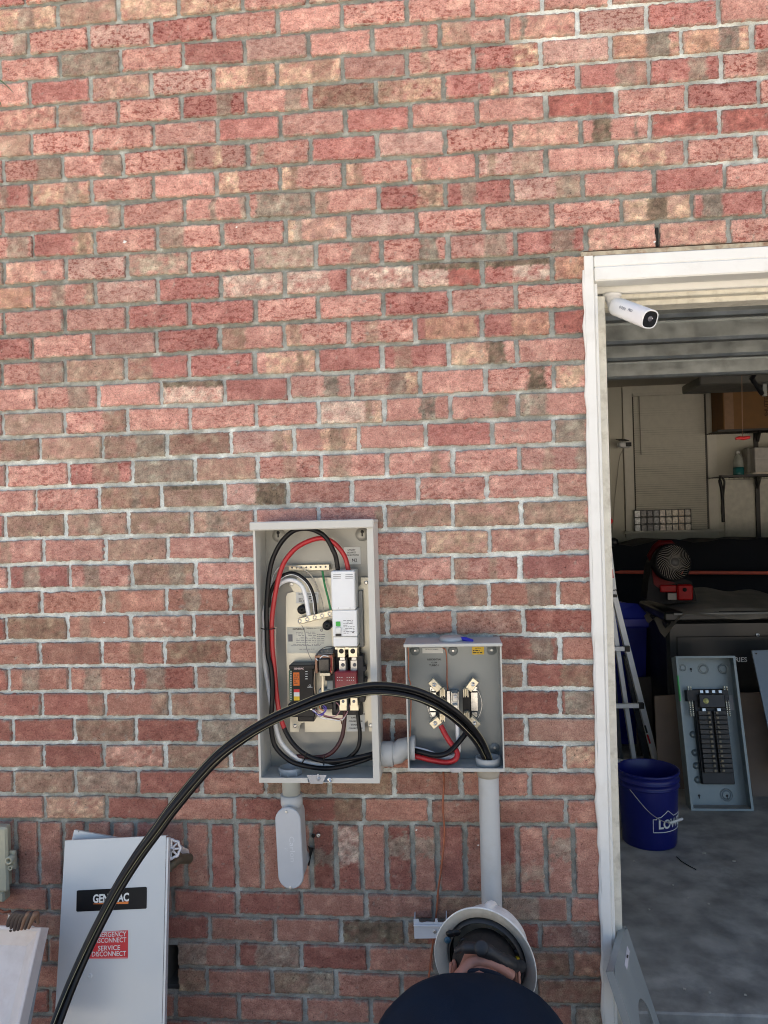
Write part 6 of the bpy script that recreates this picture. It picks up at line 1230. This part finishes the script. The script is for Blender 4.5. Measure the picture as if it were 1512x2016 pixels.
def srings():
    R_ = []
    for Y, zc_, a, bt, bb in ((-1.22, .30, .13, .10, .12), (-1.12, .37, .175, .135, .14), (-1.0, .42, .195, .15, .15), (-.86, .45, .21, .165, .15), (-.74, .462, .222, .178, .15), (-.655, .462, .230, .186, .15), (-.595, .460, .226, .178, .14), (-.545, .462, .200, .160, .13), (-.505, .475, .160, .122, .11), (-.475, .492, .118, .088, .085), (-.455, .505, .088, .064, .068), (-.450, .507, .080, .058, .062)):
        ring_ = []
        for k in range(44):
            t = 2*PI*k/44; c_, s__ = math.cos(t), math.sin(t)
            x = XP-.012+a*math.copysign(abs(c_)**.92, c_)+(.02 if Y > -.5 else 0); z = zc_+(bt if s__ > 0 else bb)*math.copysign(abs(s__)**.95, s__)
            wr = (.009*math.sin(x*26+Y*22+1.5*math.sin(Y*19))+.005*math.sin(x*57-Y*31))*max(0, s__)*min(1, max(0, (-.52-Y)/.12))+.004*math.sin(Y*50+x*9)*(1 if Y < -.6 else 0)
            ring_.append((x, Y-.03*s__*0+.012*c_*0, z+wr))
        R_.append(ring_)
    return R_
def shirt(b):
    loft(b, srings(), cap=False)
    for sg in (-1, 1):
        b.tube(spline([(XP+sg*.12, -.62, .47), (XP+sg*.185, -.60, .43), (XP+sg*.215, -.57, .35), (XP+sg*.235, -.55, .27)], 5), [.088]*5+[.083]*5+[.078]*6, 18, cap=False)
part('tshirt', NAVY, psn, shirt)
part('collar', mat('navy_rib', (.005, .010, .022), .85, bump=.8, bs=900), psn, lambda b: b.tube([(XP+.008+.086*math.cos(t), -.4535+.006*math.cos(t), .507+(.064 if math.sin(t) > 0 else .067)*math.sin(t)) for t in np.linspace(0, 2*PI, 41)[:-1]], .0065, 8, closed=True))
def trous(b):
    for sg in (-1, 1):
        b.tube(spline([(XP+sg*.09, -1.14, .27), (XP+sg*.15, -.95, .19), (XP+sg*.20, -.71, .08), (XP+sg*.19, -.85, .02), (XP+sg*.17, -1.12, -.02)], 5), list(np.linspace(.115, .08, 10))+list(np.linspace(.078, .058, 11)), 18)
part('trousers', JEANS, psn, trous)
each('boot', mat('boot_brown', (.05, .03, .02), .7, bump=.3, bs=80), psn, [lambda b, sg=sg: b.tube([(XP+sg*.17, -1.08, -.025), (XP+sg*.17, -1.20, -.035), (XP+sg*.17, -1.30, -.055), (XP+sg*.17, -1.34, -.06)], [.050, .052, .045, .03], 14) for sg in (-1, 1)])
HD = Vector((.27, .955, .09)).normalized()            # crown of the hat points to the wall
def hair(b): b.sphere(Hc+Vector((-.002, -.022, -.006)), .093, 24, 0, (.93, 1.0, 1.0))
part('hair', HAIR, psn, hair)
def ear(b, c, sx_):
    b.sphere(c, .022, 12, 0, (.45, .8, 1.25)); b.tube([V3(c)+Vector((sx_*.008, -.012+.012*math.cos(t), .024*math.sin(t))) for t in np.linspace(0, 2*PI, 15)[:-1]], .004, 6, closed=True)
each('ear', SKIN, psn, [lambda b: ear(b, at(894, 1911, -.36), -1), lambda b: ear(b, at(1014, 1922, -.37), 1)])
# glimpse of jaw and cheek on the right
part('cheek', SKIN, psn, lambda b: b.sphere(at(1000, 1918, -.345), .030, 16, 0, (1.1, 1, .8)))
def neckfold(b):
    b.tube(spline([at(900, 1925, -.47), at(925, 1898, -.435), at(950, 1893, -.43), (at(980, 1903, -.425)), at(1008, 1922, -.42)], 4), .0135, 12)
part('neck_crease', SKIN, psn, neckfold)
hat = part('hard_hat', [HATW, HATIN], psn, lambda b: None or hatshell(b)) if False else None
BCn = Hc+HD*.005
h1 = HD.orthogonal().normalized(); h1 = (Vector((0, 0, 1))-HD*HD.z).normalized(); h2 = HD.cross(h1)
def ell(r, h, n=56, kx=.93, lift=0.0):
    return [BCn+HD*(h+lift*math.cos(2*2*PI*k/n))+h1*(r*math.cos(2*PI*k/n))+h2*(r*kx*math.sin(2*PI*k/n)) for k in range(n)]
def hatshell(b):
    loft(b, [ell(.116, .004), ell(.138, -.006, lift=.004), ell(.1455, -.010, lift=.005), ell(.147, -.0085, lift=.005), ell(.146, -.004, lift=.005), ell(.130, .010), ell(.1185, .022), ell(.114, .05), ell(.104, .085), ell(.085, .115), ell(.055, .135), ell(.02, .143), ell(.002, .144)], cap=False, mi=0)
hat = part('hard_hat', HATW, psn, hatshell, 'scuffed white full brim hard hat')
part('inner_shell', HATIN, hat, lambda b: loft(b, [ell(.1445, -.0108, lift=.005), ell(.1375, -.0072, lift=.004), ell(.1155, .003), ell(.112, .02), ell(.108, .05), ell(.095, .085), ell(.06, .11), ell(.004, .12)], cap=False))
part('crown_ridge', HATW, hat, lambda b: b.tube([BCn+HD*(.02+.128*math.sin(t))+h1*(.118*math.cos(t)) for t in np.linspace(.05, 3.09, 24)], .012, 10))
part('sticker_mark', INKG, hat, lambda b: [b.box(V3(at(935+i*4, 1822, -.27))-Vector((.0015, 0, .003)), V3(at(935+i*4, 1822, -.27))+Vector((.0018, .002, .003))) for i in range(0)] or b.lathe([(.005, 0), (.0, .001)], BCn+h1*.1335+h2*.0+HD*.0098, (h1+HD*.4).normalized(), 12))
def band(b):
    P1_ = []; P2_ = []
    for t in np.linspace(-2.9, -.35, 22):
        wv = 1+.35*math.exp(-((t+1.55)/.35)**2)
        d_ = h2*0
        r = .0955; up_ = -HD
        c_ = BCn+(h2*math.cos(t)*.9+h1*math.sin(t))*r
        P1_.append(c_-HD*(.030*wv)); P2_.append(c_+HD*.004)
    n = len(P1_); b.add(P1_+P2_, [(i, i+1, i+1+n, i+n) for i in range(n-1)], 0, True)
    back = [p*.995+Hc*.005 for p in P1_+P2_]
part('nape_band', SUSP, hat, lambda b: (b.tube(spline([at(898, 1872, -.395), at(915, 1866, -.41), at(945, 1868, -.42), at(968, 1878, -.42), at(990, 1892, -.41), at(1012, 1902, -.385), at(1026, 1902, -.35)], 5), [.008]*5+[.014]*5+[.019]*5+[.017]*5+[.020]*5+[.015]*6, 10)))
part('ratchet_knob', SUSP, hat, lambda b: b.lathe([(.0175, 0), (.0175, .010), (.015, .013), (0, .0125)], at(948, 1866, -.434), (at(948, 1866, -.51)-at(948, 1866, -.434)), 24))
part('sweat_band', SUSP, hat, lambda b: loft(b, [ell(.104, -.004), ell(.1115, .000), ell(.109, .03), ell(.103, .03), ell(.101, .0)], cap=False))
for (x_, y_, m_, r_) in ((887, 1838, BLACKP, .013), (897, 1836, BLACKP, .013), (912, 1851, BLACKP, .009), (1019, 1875, BLACKP, .014)):
    part('band_clip', m_, hat, lambda b: b.sphere(at(x_, y_, -.318), r_, 12, 0, (1, .5, .7)))
part('chin_strap_hook', mat('hook_blue', (.02, .07, .11), .4), hat, lambda b: b.sphere(at(881, 1851, -.322), .009, 12, 0, (1, .6, 1)))
part('chin_strap_hook', mat('hook_blue', (.02, .07, .11), .4), hat, lambda b: b.tube([at(1019, 1893, -.322), at(1023, 1904, -.322)], [.007, .009], 10))
part('hook_tag', YEL, hat, lambda b: b.tube([at(1019, 1884, -.322), at(1019, 1892, -.322)], .005, 8))
for o in list(bpy.data.objects):
    if '_org' in o: del o['_org']
